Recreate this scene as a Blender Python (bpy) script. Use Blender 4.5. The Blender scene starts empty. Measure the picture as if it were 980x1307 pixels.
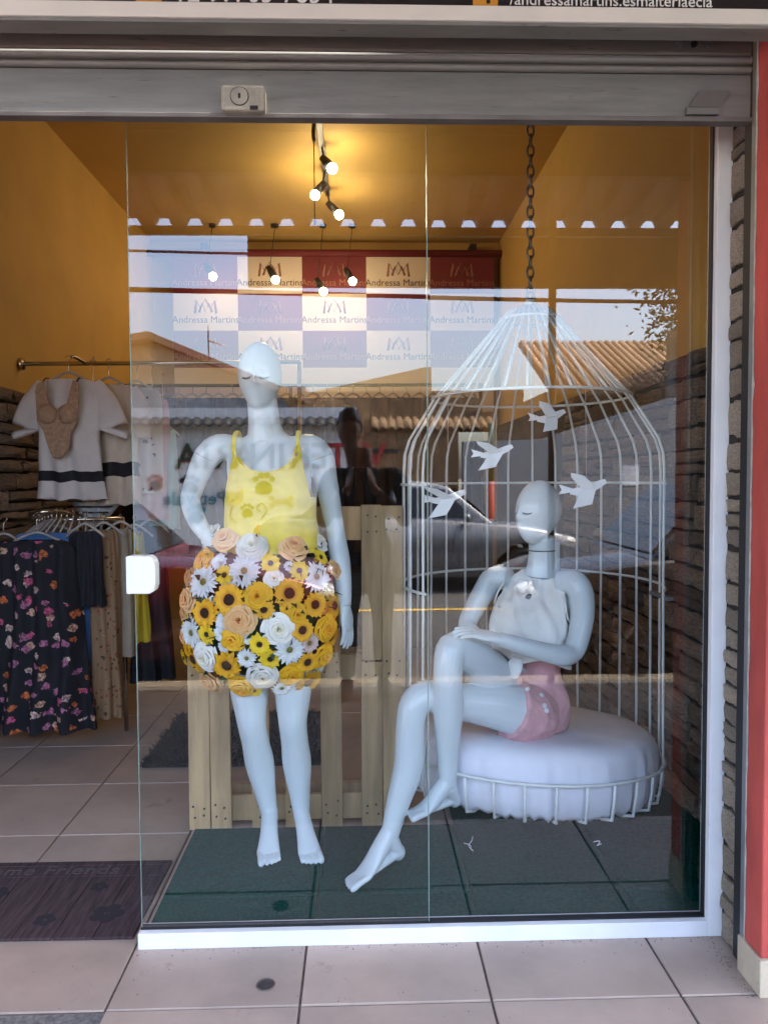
import bpy, bmesh, math, random
from mathutils import Vector, Matrix, noise
R = math.radians
random.seed(7)
sc = bpy.context.scene
C = sc.collection

# ---------------------------------------------------------------- camera, sky, sun, exposure
CAM = Vector((0.0, -2.242, 1.367))
pitch, yaw, roll = 0.044868, 0.029863, 0.005691
F = Vector((math.sin(yaw)*math.cos(pitch), math.cos(yaw)*math.cos(pitch), -math.sin(pitch)))
Rt = Vector((math.cos(yaw), -math.sin(yaw), 0)); Dn = F.cross(Rt)
Rt, Dn = math.cos(roll)*Rt + math.sin(roll)*Dn, -math.sin(roll)*Rt + math.cos(roll)*Dn
cd = bpy.data.cameras.new('camera'); cam = bpy.data.objects.new('camera', cd); C.objects.link(cam)
M3 = Matrix((Rt, -Dn, -F)).transposed()
cam.matrix_world = Matrix.Translation(CAM) @ M3.to_4x4()
cd.sensor_fit = 'VERTICAL'; cd.angle = 2*math.atan(653.5/987.9); cd.clip_start = 0.05; cd.clip_end = 3000
sc.camera = cam

TO_SUN = Vector((0.54, -0.05, 0.84)).normalized()
w = bpy.data.worlds.new('World'); sc.world = w; w.use_nodes = True
nt = w.node_tree; bg = nt.nodes['Background']
sky = nt.nodes.new('ShaderNodeTexSky'); sky.sky_type = 'NISHITA'; sky.sun_disc = False
sky.sun_elevation = math.asin(TO_SUN.z); sky.sun_rotation = R(90); sky.air_density = 1.0; sky.dust_density = 4.0; sky.ozone_density = 1.0
nt.links.new(sky.outputs[0], bg.inputs[0]); bg.inputs[1].default_value = 0.15
sl = bpy.data.lights.new('sun', 'SUN'); sl.energy = 2.0; sl.angle = R(0.5); sl.color = (1.0, .95, .87)
so = bpy.data.objects.new('sun', sl); C.objects.link(so); so.rotation_euler = TO_SUN.to_track_quat('Z', 'Y').to_euler()
sc.view_settings.view_transform = 'Standard'; sc.view_settings.look = 'None'
sc.view_settings.exposure = 3.8; sc.view_settings.gamma = 1.0
try:
    sc.cycles.use_denoising = True; sc.cycles.denoiser = 'OPENIMAGEDENOISE'
    sc.cycles.max_bounces = 10; sc.cycles.transparent_max_bounces = 16; sc.cycles.caustics_reflective = False; sc.cycles.caustics_refractive = False
    sc.cycles.sample_clamp_indirect = 6.0
except Exception: pass

# ---------------------------------------------------------------- materials
def mat(name, col, rough=.6, var=.0, scale=8, bump=0, bscale=60, metal=0, rnd=0, col2=None, dirt=None, spec=.5, stretch=None, detail=4, trans=None):
    m = bpy.data.materials.new(name); m.use_nodes = True; n = m.node_tree.nodes; l = m.node_tree.links
    b = n['Principled BSDF']; b.inputs['Roughness'].default_value = rough; b.inputs['Metallic'].default_value = metal
    b.inputs['Specular IOR Level'].default_value = spec
    b.inputs['Base Color'].default_value = (*col, 1)
    tc = n.new('ShaderNodeTexCoord'); src = tc.outputs['Object']
    if rnd:
        oi = n.new('ShaderNodeObjectInfo'); va = n.new('ShaderNodeVectorMath'); va.operation = 'ADD'
        sc_ = n.new('ShaderNodeVectorMath'); sc_.operation = 'SCALE'; sc_.inputs['Scale'].default_value = 37
        cb = n.new('ShaderNodeCombineXYZ')
        for k in range(3): l.new(oi.outputs['Random'], cb.inputs[k])
        l.new(cb.outputs[0], sc_.inputs[0]); l.new(src, va.inputs[0]); l.new(sc_.outputs[0], va.inputs[1]); src = va.outputs[0]
    if stretch:
        mp = n.new('ShaderNodeMapping'); mp.inputs['Scale'].default_value = stretch; l.new(src, mp.inputs[0]); src = mp.outputs[0]
    out = None
    if var or col2:
        t = n.new('ShaderNodeTexNoise'); t.inputs['Scale'].default_value = scale; t.inputs['Detail'].default_value = detail; t.inputs['Roughness'].default_value = .6
        l.new(src, t.inputs['Vector'])
        cr = n.new('ShaderNodeValToRGB'); cr.color_ramp.elements[0].position = .32; cr.color_ramp.elements[1].position = .68
        a = [c*(1-var) for c in col]; c2 = col2 if col2 else [min(1, c*(1+var)) for c in col]
        cr.color_ramp.elements[0].color = (*a, 1); cr.color_ramp.elements[1].color = (*c2, 1)
        l.new(t.outputs['Fac'], cr.inputs[0]); out = cr.outputs[0]
    if rnd:
        mr = n.new('ShaderNodeMapRange'); mr.inputs['To Min'].default_value = 1-rnd; mr.inputs['To Max'].default_value = 1+rnd
        l.new(oi.outputs['Random'], mr.inputs['Value'])
        hs = n.new('ShaderNodeHueSaturation'); l.new(mr.outputs[0], hs.inputs['Value'])
        if out: l.new(out, hs.inputs['Color'])
        else: hs.inputs['Color'].default_value = (*col, 1)
        out = hs.outputs[0]
    if dirt:
        t2 = n.new('ShaderNodeTexNoise'); t2.inputs['Scale'].default_value = dirt[1]; t2.inputs['Detail'].default_value = 8; t2.inputs['Roughness'].default_value = .7
        l.new(src, t2.inputs['Vector'])
        r2 = n.new('ShaderNodeMapRange'); r2.inputs['From Min'].default_value = dirt[2]; r2.inputs['From Max'].default_value = dirt[2]+.08
        l.new(t2.outputs['Fac'], r2.inputs['Value'])
        mx = n.new('ShaderNodeMix'); mx.data_type = 'RGBA'; l.new(r2.outputs[0], mx.inputs['Factor'])
        if out: l.new(out, mx.inputs['A'])
        else: mx.inputs['A'].default_value = (*col, 1)
        mx.inputs['B'].default_value = (*dirt[0], 1); out = mx.outputs['Result']
    if out: l.new(out, b.inputs['Base Color'])
    if bump:
        t3 = n.new('ShaderNodeTexNoise'); t3.inputs['Scale'].default_value = bscale; t3.inputs['Detail'].default_value = 6
        l.new(src, t3.inputs['Vector'])
        bp = n.new('ShaderNodeBump'); bp.inputs['Strength'].default_value = bump; bp.inputs['Distance'].default_value = .01
        l.new(t3.outputs['Fac'], bp.inputs['Height']); l.new(bp.outputs[0], b.inputs['Normal'])
    if trans:
        b.inputs['Subsurface Weight'].default_value = trans; b.inputs['Subsurface Radius'].default_value = (.004, .003, .002)
    return m

def emis(name, col, s):
    m = bpy.data.materials.new(name); m.use_nodes = True; n = m.node_tree.nodes
    b = n['Principled BSDF']; b.inputs['Base Color'].default_value = (*col, 1); b.inputs['Emission Color'].default_value = (*col, 1); b.inputs['Emission Strength'].default_value = s
    return m

def glass_mat(name, refl, tint):
    m = bpy.data.materials.new(name); m.use_nodes = True; n = m.node_tree.nodes; l = m.node_tree.links
    n.remove(n['Principled BSDF'])
    tr = n.new('ShaderNodeBsdfTransparent'); tr.inputs[0].default_value = (*tint, 1)
    gl = n.new('ShaderNodeBsdfGlossy'); gl.inputs['Roughness'].default_value = 0.0; gl.inputs[0].default_value = (1, 1, 1, 1)
    tc = n.new('ShaderNodeTexCoord'); nz = n.new('ShaderNodeTexNoise'); nz.inputs['Scale'].default_value = 2.2; nz.inputs['Detail'].default_value = 1; l.new(tc.outputs['Object'], nz.inputs['Vector']); bp = n.new('ShaderNodeBump'); bp.inputs['Strength'].default_value = .03; bp.inputs['Distance'].default_value = .003; l.new(nz.outputs['Fac'], bp.inputs['Height']); l.new(bp.outputs[0], gl.inputs['Normal'])
    fr = n.new('ShaderNodeLayerWeight'); fr.inputs['Blend'].default_value = .35
    mr = n.new('ShaderNodeMapRange'); mr.inputs['To Min'].default_value = refl; mr.inputs['To Max'].default_value = .9
    pw = n.new('ShaderNodeMath'); pw.operation = 'POWER'; pw.inputs[1].default_value = 4
    l.new(fr.outputs['Facing'], pw.inputs[0]); l.new(pw.outputs[0], mr.inputs['Value'])
    mx = n.new('ShaderNodeMixShader'); l.new(mr.outputs[0], mx.inputs[0]); l.new(tr.outputs[0], mx.inputs[1]); l.new(gl.outputs[0], mx.inputs[2])
    l.new(mx.outputs[0], n['Material Output'].inputs[0])
    return m

M = {}
M['tile'] = mat('porcelain_tile', (.43, .335, .275), .40, .12, 4, .05, 120, rnd=.06, dirt=((.32, .24, .19), 5, .60))
M['grout'] = mat('grout', (.13, .10, .085), .9, .3, 40)
M['concrete'] = mat('rough_concrete', (.17, .16, .15), .95, .45, 70, .6, 140)
M['asphalt'] = mat('asphalt', (.075, .07, .065), .9, .25, 30, .4, 120)
M['pave'] = mat('pavement_concrete', (.36, .33, .29), .9, .2, 4, .3, 60)
M['footway'] = mat('worn_dark_concrete', (.15, .14, .125), .95, .3, 5, .4, 80)
M['kerb'] = mat('kerb_concrete', (.22, .18, .13), .9, .25, 6, .3, 60)
M['yline'] = mat('yellow_line_paint', (.6, .36, .05), .7, .2, 20)
M['earth'] = mat('earth', (.2, .17, .12), .95, .3, 2)
M['mustard'] = mat('mustard_wall_paint', (.57, .36, .095), .75, .07, 2, .05, 30)
M['ceilpaint'] = mat('mustard_ceiling_paint', (.59, .385, .11), .75, .06, 2, .05, 30)
M['stone'] = mat('split_stone', (.25, .185, .14), .85, .45, 7, .9, 34, rnd=.42, stretch=(1, 1, 2.5), dirt=((.085, .066, .055), 6, .60))
M['stone_lit'] = mat('lit_split_stone', (.42, .35, .26), .85, .35, 9, .9, 34, rnd=.3, stretch=(1, 1, 2.5), dirt=((.14, .11, .09), 8, .60))  # same stone as the inner walls, outdoor light put into the paler colour
M['mortar'] = mat('dark_mortar', (.028, .022, .018), .95, .3, 30)
M['redpaint'] = mat('red_wall_paint', (.52, .085, .066), .75, .28, 5, .25, 26, stretch=(1, 1, .35), dirt=((.40, .075, .06), 9, .62))
M['plaster'] = mat('flaking_plaster', (.55, .52, .46), .9, .25, 25, .5, 60)
M['skirt_tile'] = mat('cream_skirting', (.58, .50, .36), .6, .15, 12, .1, 40, dirt=((.12, .09, .06), 14, .64))
M['white_alu'] = mat('white_aluminium', (.82, .83, .84), .35, .05, 6, dirt=((.62, .60, .56), 16, .66))
M['white_plastic'] = mat('white_plastic', (.85, .86, .86), .3)
M['shutter'] = mat('grey_shutter_steel', (.215, .213, .20), .5, .14, 3, .05, 90, metal=.35, stretch=(1.5, 8, 14), dirt=((.11, .10, .09), 7, .62))
M['shutter_dk'] = mat('grey_shutter_rail', (.17, .16, .15), .55, .2, 6, .05, 90, metal=.3)
M['rail'] = mat('galvanised_rail', (.26, .28, .29), .5, .2, 8, metal=.5, dirt=((.4, .37, .33), 30, .66))
M['black'] = mat('black_rubber', (.012, .012, .014), .6)
M['lockbox'] = mat('worn_grey_lock', (.36, .34, .28), .5, .2, 30, metal=.2, dirt=((.08, .07, .06), 60, .64))
M['signblack'] = mat('black_sign_vinyl', (.012, .009, .008), .4)
M['signframe'] = mat('white_sign_frame', (.72, .70, .64), .5, .06, 3)
M['letter'] = mat('white_lettering', (.8, .8, .78), .5)
M['orange'] = mat('orange_icon', (.62, .28, .03), .5)
M['glass'] = glass_mat('window_glass', .078, (.90, .93, .93))
M['glassedge'] = mat('green_glass_edge', (.22, .32, .27), .2)
M['matgreen'] = mat('green_rubber', (.003, .052, .038), .95, .45, 90, .5, 240, rnd=.12, dirt=((.03, .10, .075), 210, .70), spec=.03)
M['manq'] = mat('white_mannequin_fibreglass', (.63, .69, .71), .26, .03, 4, .02, 30)
M['pinkpale_thread'] = mat('pink_thread', (.75, .5, .5), .9)
M['lash'] = mat('black_lash', (.012, .012, .012), .6)
M['joint'] = mat('joint_line', (.05, .05, .05), .6)
M['yellowtop'] = mat('yellow_knit', (.88, .68, .055), .85, .06, 20, .12, 260)
M['pink'] = mat('pink_denim', (.70, .37, .39), .85, .14, 14, .25, 220)
M['whitecloth'] = mat('white_cloth', (.84, .82, .78), .85, .04, 10, .15, 160)
M['sheet'] = mat('white_satin_sheet', (.80, .79, .86), .6, .03, 10, .05, 100)
M['cagepaint'] = mat('chipped_white_paint', (.74, .76, .73), .45, .05, 20, .05, 100, dirt=((.12, .10, .08), 55, .70))
M['chain'] = mat('steel_chain', (.22, .20, .16), .4, .2, 30, metal=.85)
M['paper'] = mat('white_paper', (.86, .86, .86), .8)
M['wood'] = mat('pallet_pine', (.46, .31, .16), .75, .25, 3.5, .25, 30, rnd=.22, stretch=(6, 6, .6), dirt=((.14, .075, .03), 4.2, .70))
M['nail'] = mat('nail_head', (.05, .04, .035), .6)
M['chrome'] = mat('chrome', (.62, .58, .5), .18, metal=1)
M['clear'] = mat('clear_grey_plastic', (.42, .40, .38), .2)
M['bulb'] = emis('warm_bulb', (1.0, .74, .38), 3)
M['blackmetal'] = mat('black_metal', (.02, .018, .016), .45)
M['maroon'] = mat('maroon_print', (.17, .018, .024), .6)
M['bwhite'] = mat('cream_print', (.66, .56, .48), .7)
M['bmark'] = mat('faded_print', (.36, .16, .12), .7)
M['btext'] = mat('dark_print', (.10, .055, .045), .7)
M['rug'] = mat('black_shag', (.018, .018, .02), .95, .4, 80)
M['leafgreen'] = mat('dark_leaf', (.018, .05, .016), .7, .3, 20)

# ---------------------------------------------------------------- mesh helpers
def obj(name, bm, m, parent=None, smooth=False, bevel=0, seg=2):
    me = bpy.data.meshes.new(name)
    if isinstance(bm, bmesh.types.BMesh):
        bm.normal_update(); bm.to_mesh(me); bm.free()
    else: me = bm
    o = bpy.data.objects.new(name, me); C.objects.link(o)
    for k in (m if isinstance(m, (list, tuple)) else [m]):
        me.materials.append(M[k] if isinstance(k, str) else k)
    if smooth: me.polygons.foreach_set('use_smooth', [True]*len(me.polygons))
    if bevel:
        b = o.modifiers.new('bevel', 'BEVEL'); b.width = bevel; b.segments = seg; b.limit_method = 'ANGLE'; b.angle_limit = R(35)
    if parent: o.parent = parent
    return o
def tag(o, label=None, cat=None, group=None, kind=None):
    if label: o['label'] = label
    if cat: o['category'] = cat
    if group: o['group'] = group
    if kind: o['kind'] = kind
    return o
def thing(name, label, cat, loc=(0, 0, 0), rz=0, group=None):
    o = bpy.data.objects.new(name, None); C.objects.link(o); o.location = loc; o.rotation_euler = (0, 0, rz); o.empty_display_size = .1
    return tag(o, label, cat, group)
def NB(): return bmesh.new()
def box(bm, a, b, mi=0):
    x0, y0, z0 = a; x1, y1, z1 = b
    v = [bm.verts.new(p) for p in ((x0, y0, z0), (x1, y0, z0), (x1, y1, z0), (x0, y1, z0), (x0, y0, z1), (x1, y0, z1), (x1, y1, z1), (x0, y1, z1))]
    for f in ((3, 2, 1, 0), (4, 5, 6, 7), (0, 1, 5, 4), (1, 2, 6, 5), (2, 3, 7, 6), (3, 0, 4, 7)):
        bm.faces.new([v[i] for i in f]).material_index = mi
    return bm
def boxo(name, a, b, m, parent=None, bevel=0): return obj(name, box(NB(), a, b), m, parent, bevel=bevel)
def struct(name, bm, m): return tag(obj(name, bm, m), kind='structure')
def catmull(pts, sub):
    if sub <= 1: return pts
    out = []; n = len(pts)
    for i in range(n-1):
        p0, p1, p2, p3 = pts[max(i-1, 0)], pts[i], pts[i+1], pts[min(i+2, n-1)]
        for k in range(sub):
            t = k/sub
            out.append([.5*((2*b)+(-a+c)*t+(2*a-5*b+4*c-d)*t*t+(-a+3*b-3*c+d)*t**3) for a, b, c, d in zip(p0, p1, p2, p3)])
    out.append(list(pts[-1])); return out
def tube(bm, pts, rad, n=10, sub=1, side=None, cap=True, closed=False, mi=0):
    """pts list of xyz; rad scalar, list, or list of (a,b) with a along side vector"""
    k = len(pts)
    if not isinstance(rad, (list, tuple)): rad = [rad]*k
    rr = [(r, r) if not isinstance(r, (list, tuple)) else r for r in rad]
    data = catmull([list(p)+list(r) for p, r in zip(pts, rr)], sub)
    P = [Vector(d[:3]) for d in data]; Q = [(max(d[3], 1e-4), max(d[4], 1e-4)) for d in data]
    rings = []; prev = None; N = len(P)
    for i in range(N):
        if closed: t = (P[(i+1) % N]-P[i-1]).normalized()
        else: t = (P[min(i+1, N-1)]-P[max(i-1, 0)]).normalized()
        if side is not None: s = Vector(side)
        elif prev is not None: s = prev
        else: s = Vector((1, 0, 0)) if abs(t.x) < .8 else Vector((0, 1, 0))
        s = (s-t*s.dot(t))
        if s.length < 1e-5: s = t.orthogonal()
        s.normalize(); prev = s; u = t.cross(s)
        rings.append([bm.verts.new(P[i]+s*(math.cos(a)*Q[i][0])+u*(math.sin(a)*Q[i][1])) for a in [2*math.pi*j/n for j in range(n)]])
    for i in range(N if closed else N-1):
        A, B = rings[i], rings[(i+1) % N]
        for j in range(n):
            f = bm.faces.new((A[j], A[(j+1) % n], B[(j+1) % n], B[j])); f.material_index = mi; f.smooth = True
    if cap and not closed:
        bm.faces.new(rings[0][::-1]).material_index = mi; bm.faces.new(rings[-1]).material_index = mi
    return bm
def ell(bm, c, r, rot=None, u=16, v=12):
    m = Matrix.Translation(Vector(c)) @ (rot.to_4x4() if rot else Matrix()) @ Matrix.Diagonal((*r, 1))
    return bmesh.ops.create_uvsphere(bm, u_segments=u, v_segments=v, radius=1, matrix=m)
def cyl(bm, c, r, h, axis='Z', n=20, r2=None):
    rot = {'Z': Matrix(), 'X': Matrix.Rotation(R(90), 4, 'Y'), 'Y': Matrix.Rotation(R(90), 4, 'X')}[axis]
    bmesh.ops.create_cone(bm, cap_ends=True, segments=n, radius1=r, radius2=r if r2 is None else r2, depth=h, matrix=Matrix.Translation(Vector(c)) @ rot)
    return bm
def prism(bm, poly, axis, a, b, mi=0):
    """extrude 2D polygon; axis 'Y': poly in xz, 'X': poly in yz, 'Z': xy"""
    def p(u, v, t): return {'Y': (u, t, v), 'X': (t, u, v), 'Z': (u, v, t)}[axis]
    A = [bm.verts.new(p(u, v, a)) for u, v in poly]; B = [bm.verts.new(p(u, v, b)) for u, v in poly]
    n = len(poly)
    fs = [bm.faces.new(A), bm.faces.new(B[::-1])]
    for i in range(n): fs.append(bm.faces.new((A[i], B[i], B[(i+1) % n], A[(i+1) % n])))
    for f in fs: f.material_index = mi
    bmesh.ops.recalc_face_normals(bm, faces=fs)
    return bm
def text_mesh(s, size, ext=.001, align='LEFT', space=1.0):
    cu = bpy.data.curves.new('txt', 'FONT'); cu.body = s; cu.size = size; cu.extrude = ext; cu.align_x = align; cu.space_character = space; cu.resolution_u = 3
    o = bpy.data.objects.new('txt', cu); C.objects.link(o)
    bpy.context.view_layer.update()
    me = bpy.data.meshes.new_from_object(o.evaluated_get(bpy.context.evaluated_depsgraph_get()))
    bpy.data.objects.remove(o); bpy.data.curves.remove(cu); me.materials.clear()
    return me
def text(name, s, size, m, loc, rot, parent=None, ext=.001, align='LEFT', space=1.0):
    o = obj(name, text_mesh(s, size, ext, align, space), m, parent)
    o.location = loc; o.rotation_euler = rot; return o
def remesh(bm, voxel, smooth_it=6):
    me = bpy.data.meshes.new('tmp'); bmesh.ops.recalc_face_normals(bm, faces=bm.faces); bm.to_mesh(me); bm.free()
    o = bpy.data.objects.new('tmp', me); C.objects.link(o)
    r = o.modifiers.new('r', 'REMESH'); r.mode = 'VOXEL'; r.voxel_size = voxel; r.use_smooth_shade = True
    if smooth_it:
        s = o.modifiers.new('s', 'SMOOTH'); s.factor = .5; s.iterations = smooth_it
    bpy.context.view_layer.update()
    out = bpy.data.meshes.new_from_object(o.evaluated_get(bpy.context.evaluated_depsgraph_get()))
    bpy.data.objects.remove(o); bpy.data.meshes.remove(me); out.materials.clear()
    return out
def shell(me, keep, off, disp=None, thick=.003, smooth_it=3):
    """cloth cut from a body surface: faces whose centre passes keep(), pushed out along normals"""
    bm = NB(); bm.from_mesh(me); bm.normal_update()
    dele = [f for f in bm.faces if not keep(f.calc_center_median())]
    bmesh.ops.delete(bm, geom=dele, context='FACES')
    # biggest island only
    seen = set(); best = []
    for f in bm.faces:
        if f in seen: continue
        st = [f]; isl = []; seen.add(f)
        while st:
            g = st.pop(); isl.append(g)
            for e in g.edges:
                for h in e.link_faces:
                    if h not in seen: seen.add(h); st.append(h)
        if len(isl) > len(best): best = isl
    bs = set(best); bmesh.ops.delete(bm, geom=[f for f in bm.faces if f not in bs], context='FACES')
    for _ in range(smooth_it): bmesh.ops.smooth_vert(bm, verts=[v for v in bm.verts if v.is_boundary], factor=.5, use_axis_x=True, use_axis_y=True, use_axis_z=True)
    bm.normal_update()
    nv = {v: v.normal.copy() for v in bm.verts}
    for v in bm.verts: v.co += nv[v]*(off + (disp(v.co) if disp else 0))
    for _ in range(2): bmesh.ops.smooth_vert(bm, verts=bm.verts, factor=.4, use_axis_x=True, use_axis_y=True, use_axis_z=True)
    bmesh.ops.solidify(bm, geom=bm.faces[:], thickness=-thick)
    for f in bm.faces: f.smooth = True
    return bm
def copy_tree(o, parent=None):
    c = o.copy(); C.objects.link(c); c.parent = parent
    for ch in list(o.children): copy_tree(ch, c)
    return c

# ================================================================ THE SETTING
GX, GY, TS = -0.667, -0.29, 0.5           # tile grid
WL, WR, WB, CZ = -1.97, 1.345, 5.3, 3.62  # room: left wall, right wall, back wall, ceiling
struct('ground', box(NB(), (-400, -800, -.6), (400, 200, -.35)), 'earth')
struct('road', box(NB(), (-60, -9.3, -.4), (60, -3.0, -.12)), 'asphalt')
struct('road_marking', box(NB(), (-60, -6.42, -.119), (60, -6.3, -.115)), 'yline')
struct('kerb', box(NB(), (-60, -3.0, -.4), (60, -2.85, 0.0)), 'kerb')
struct('far_kerb', box(NB(), (-60, -9.45, -.4), (60, -9.3, 0.0)), 'kerb')
struct('far_pavement', box(NB(), (-60, -14, -.4), (60, -9.45, -.002)), 'pave')
pavement = struct('pavement', box(NB(), (-3.4, -.79, -.3), (3.4, -.05, -.005)), 'grout')
struct('footway', box(NB(), (-3.4, -2.85, -.3), (3.4, -.7905, -.003)), 'footway')
struct('side_pavement', box(NB(), (3.4, -2.85, -.3), (40, .6, -.002)), 'pave')
struct('outer_pavement', box(NB(), (-40, -2.85, -.3), (-3.4, .6, -.002)), 'pave')
floor = struct('floor', box(NB(), (-2.1, -.05, -.3), (1.5, 5.4, -.005)), 'grout')
def tile_mesh():
    bm = NB(); g = .0035
    box(bm, (g, g, -.02), (TS-g, TS-g, 0)); bmesh.ops.bevel(bm, geom=[e for e in bm.edges if all(v.co.z > -.01 for v in e.verts)], offset=.0018, segments=1, affect='EDGES')
    me = bpy.data.meshes.new('tile'); bm.to_mesh(me); bm.free(); me.materials.append(M['tile']); return me
TM = tile_mesh()
for i in range(-6, 8):
    for j in range(-6, 12):
        x, y = GX+TS*i, GY+TS*j
        if y < -.80: continue                                            # the public footway beyond is bare concrete
        par = floor if y+TS/2 > -.05 else pavement
        if par is floor and (x < WL-.45 or x > WR+.02): continue
        if par is pavement and (x < -3.4 or x > 2.9): continue
        if par is pavement and x < -.7 and y > -1.4: continue            # rough concrete apron here
        o = bpy.data.objects.new('tile', TM); C.objects.link(o); o.location = (x, y, random.uniform(-.0008, .0008)); o.parent = par
bm = NB(); box(bm, (-3.39, -.788, -.02), (-.612, GY-.004, -.0035))
bmesh.ops.subdivide_edges(bm, edges=bm.edges[:], cuts=14, use_grid_fill=True)
for v in bm.verts:
    if v.co.z > -.01 and v.co.x > -.7: v.co.x += noise.noise(v.co*22)*.012
struct('concrete_apron', bm, 'concrete')

# ---- stone cladding
def stone_meshes(nv=9):
    out = []
    for k in range(nv):
        rs = random.Random(50+k); bm = NB(); nx, nz = 5, 3
        g = [[None]*(nx+1) for _ in range(nz+1)]
        for j in range(nz+1):
            for i in range(nx+1):
                u, v = i/nx, j/nz; edge = i in (0, nx) or j in (0, nz)
                uu = u+(rs.uniform(-.03, .03) if 0 < i < nx else rs.uniform(0, .05)*(1 if i == 0 else -1)); vv = v+(rs.uniform(-.09, .09) if 0 < j < nz else rs.uniform(0, .13)*(1 if j == 0 else -1))
                g[j][i] = bm.verts.new((uu, -(rs.uniform(.3, .6) if edge else rs.uniform(.7, 1.0)), vv))
        for j in range(nz):
            for i in range(nx): bm.faces.new((g[j][i], g[j][i+1], g[j+1][i+1], g[j+1][i]))
        loop = [g[0][i] for i in range(nx)]+[g[j][nx] for j in range(nz)]+[g[nz][i] for i in range(nx, 0, -1)]+[g[j][0] for j in range(nz, 0, -1)]
        bk = [bm.verts.new((v.co.x, .1, v.co.z)) for v in loop]
        for i in range(len(loop)): bm.faces.new((loop[i], bk[i], bk[(i+1) % len(loop)], loop[(i+1) % len(loop)]))
        me = bpy.data.meshes.new('stone'); bmesh.ops.recalc_face_normals(bm, faces=bm.faces); bm.to_mesh(me); bm.free(); me.materials.append(M['stone']); out.append(me)
    return out
SM = stone_meshes()
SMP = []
for me in SM: c = me.copy(); c.materials.clear(); c.materials.append(M['stone_lit']); SMP.append(c)
def clad(parent, origin, udir, rotz, ulen, ztop, seed, lens=(.12, .40), depth=.05, hs=(.055, .13), pale=False):
    """stones run along udir from origin; rotz turns the -Y face of the stone to face out"""
    rs = random.Random(seed); z = 0.0; n = 0
    while z < ztop-.02:
        h = rs.uniform(*hs)
        if z+h > ztop-.05: h = ztop-z
        u = rs.uniform(-.2, 0)*lens[1]
        while u < ulen-.005:
            l = rs.uniform(*lens)*(1 if h > .08 else 1.2); a, b = max(u, 0), min(u+l, ulen)
            if ulen-b < .05: b = ulen
            parts = [(z, h)] if (rs.random() > .3 or h < .09) else [(z, h*rs.uniform(.35, .6))]
            if parts[0][1] < h: parts.append((z+parts[0][1], h-parts[0][1]))
            if b-a > .015:
                for zz, hh in parts:
                    o = bpy.data.objects.new('stone', rs.choice(SMP if pale else SM)); C.objects.link(o); o.parent = parent
                    p = Vector(origin)+Vector(udir)*a; o.location = (p.x, p.y, zz+.003)
                    o.rotation_euler = (0, rs.uniform(-.022, .022), rotz); o.scale = (b-a-.005, depth*rs.uniform(.55, 1.15), hh-.005); n += 1
            u = b if b == ulen else u+l
        z += h
    return n
# left wall (faces +X): stone rotz = +90deg, so local x runs +Y
wall_left = struct('wall_left', box(NB(), (WL-.15, .02, 0), (WL, WB, CZ+.1)), 'mustard')
boxo('stone_backing', (WL-.001, .1, 0), (WL+.012, WB, 1.87), 'mortar', wall_left)
n1 = clad(wall_left, (WL+.012, 1.45, 0), (0, 1, 0), R(90), 2.6, 1.87, 3, lens=(.24, .55), hs=(.07, .135))
wall_right = struct('wall_right', box(NB(), (WR, -.14, 0), (WR+.15, WB, CZ+.1)), 'mustard')
boxo('stone_backing', (WR-.012, .06, 0), (WR+.001, WB, 1.86), 'mortar', wall_right)
# right wall faces -X: rotz=-90deg, local x runs -Y
n2 = clad(wall_right, (WR-.012, 2.75, 0), (0, -1, 0), R(-90), 2.62, 1.86, 5, lens=(.18, .42), hs=(.06, .13))
struct('wall_back', box(NB(), (WL-.15, WB, 0), (WR+.15, WB+.15, CZ+.1)), 'mustard')
struct('ceiling', box(NB(), (WL-.15, -.10, CZ), (WR+.15, WB, CZ+.12)), 'ceilpaint')
# ---- facade of our shop and neighbours
fac = thing('shop_facade', 'red painted shop pier with cream tile skirting beside the glass front', 'wall')
boxo('pier', (1.068, -.30, 0.101), (3.2, -.14, 4.4), 'redpaint', fac, bevel=.006)
boxo('reveal', (1.038, -.30, 0.101), (1.066, -.208, 2.75), 'redpaint', fac, bevel=.004)
bm = NB(); prof = []
for k in range(60):
    z = .1+k*2.4/59
    prof.append((z, .0035+.006*max(0, noise.noise(Vector((0, 0, z*14)))+.25)))
vs = [[bm.verts.new(p) for p in ((1.0365, -.2085, z), (1.0365, -.2085-d*1.7, z))] for z, d in prof]
for a, b in zip(vs, vs[1:]): bm.faces.new((a[0], a[1], b[1], b[0]))
obj('flaked_edge', bm, 'plaster', fac)
boxo('skirting', (1.031, -.309, 0), (1.066, -.186, .10), 'skirt_tile', fac, bevel=.003)
boxo('skirting', (1.0665, -.309, 0), (3.2, -.14, .10), 'skirt_tile', fac, bevel=.003)
boxo('left_pier', (-3.4, -.30, 0), (-2.45, .02, 4.4), 'redpaint', fac)
boxo('front_wall', (-2.45, .02, 0), (WL-.15, .16, 4.4), 'redpaint', fac)
boxo('lintel', (-2.45, -.10, 2.62), (3.2, .02, 4.4), 'redpaint', fac)
boxo('neighbour_wall', (3.2, -.28, 0), (14, -.1, 4.4), 'plaster', fac)
boxo('neighbour_wall', (-14, -.28, 0), (-3.4, -.1, 4.4), 'plaster', fac)
jamb = tag(boxo('stone_jamb', (1.064, -.139, 0), (WR, .045, 2.62), 'mortar'), 'narrow strip of split stone cladding between white frame and shutter rail', 'wall')
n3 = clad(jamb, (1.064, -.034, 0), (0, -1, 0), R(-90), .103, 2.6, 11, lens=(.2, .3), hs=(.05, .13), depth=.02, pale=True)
print('stones', n1, n2, n3)
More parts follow.
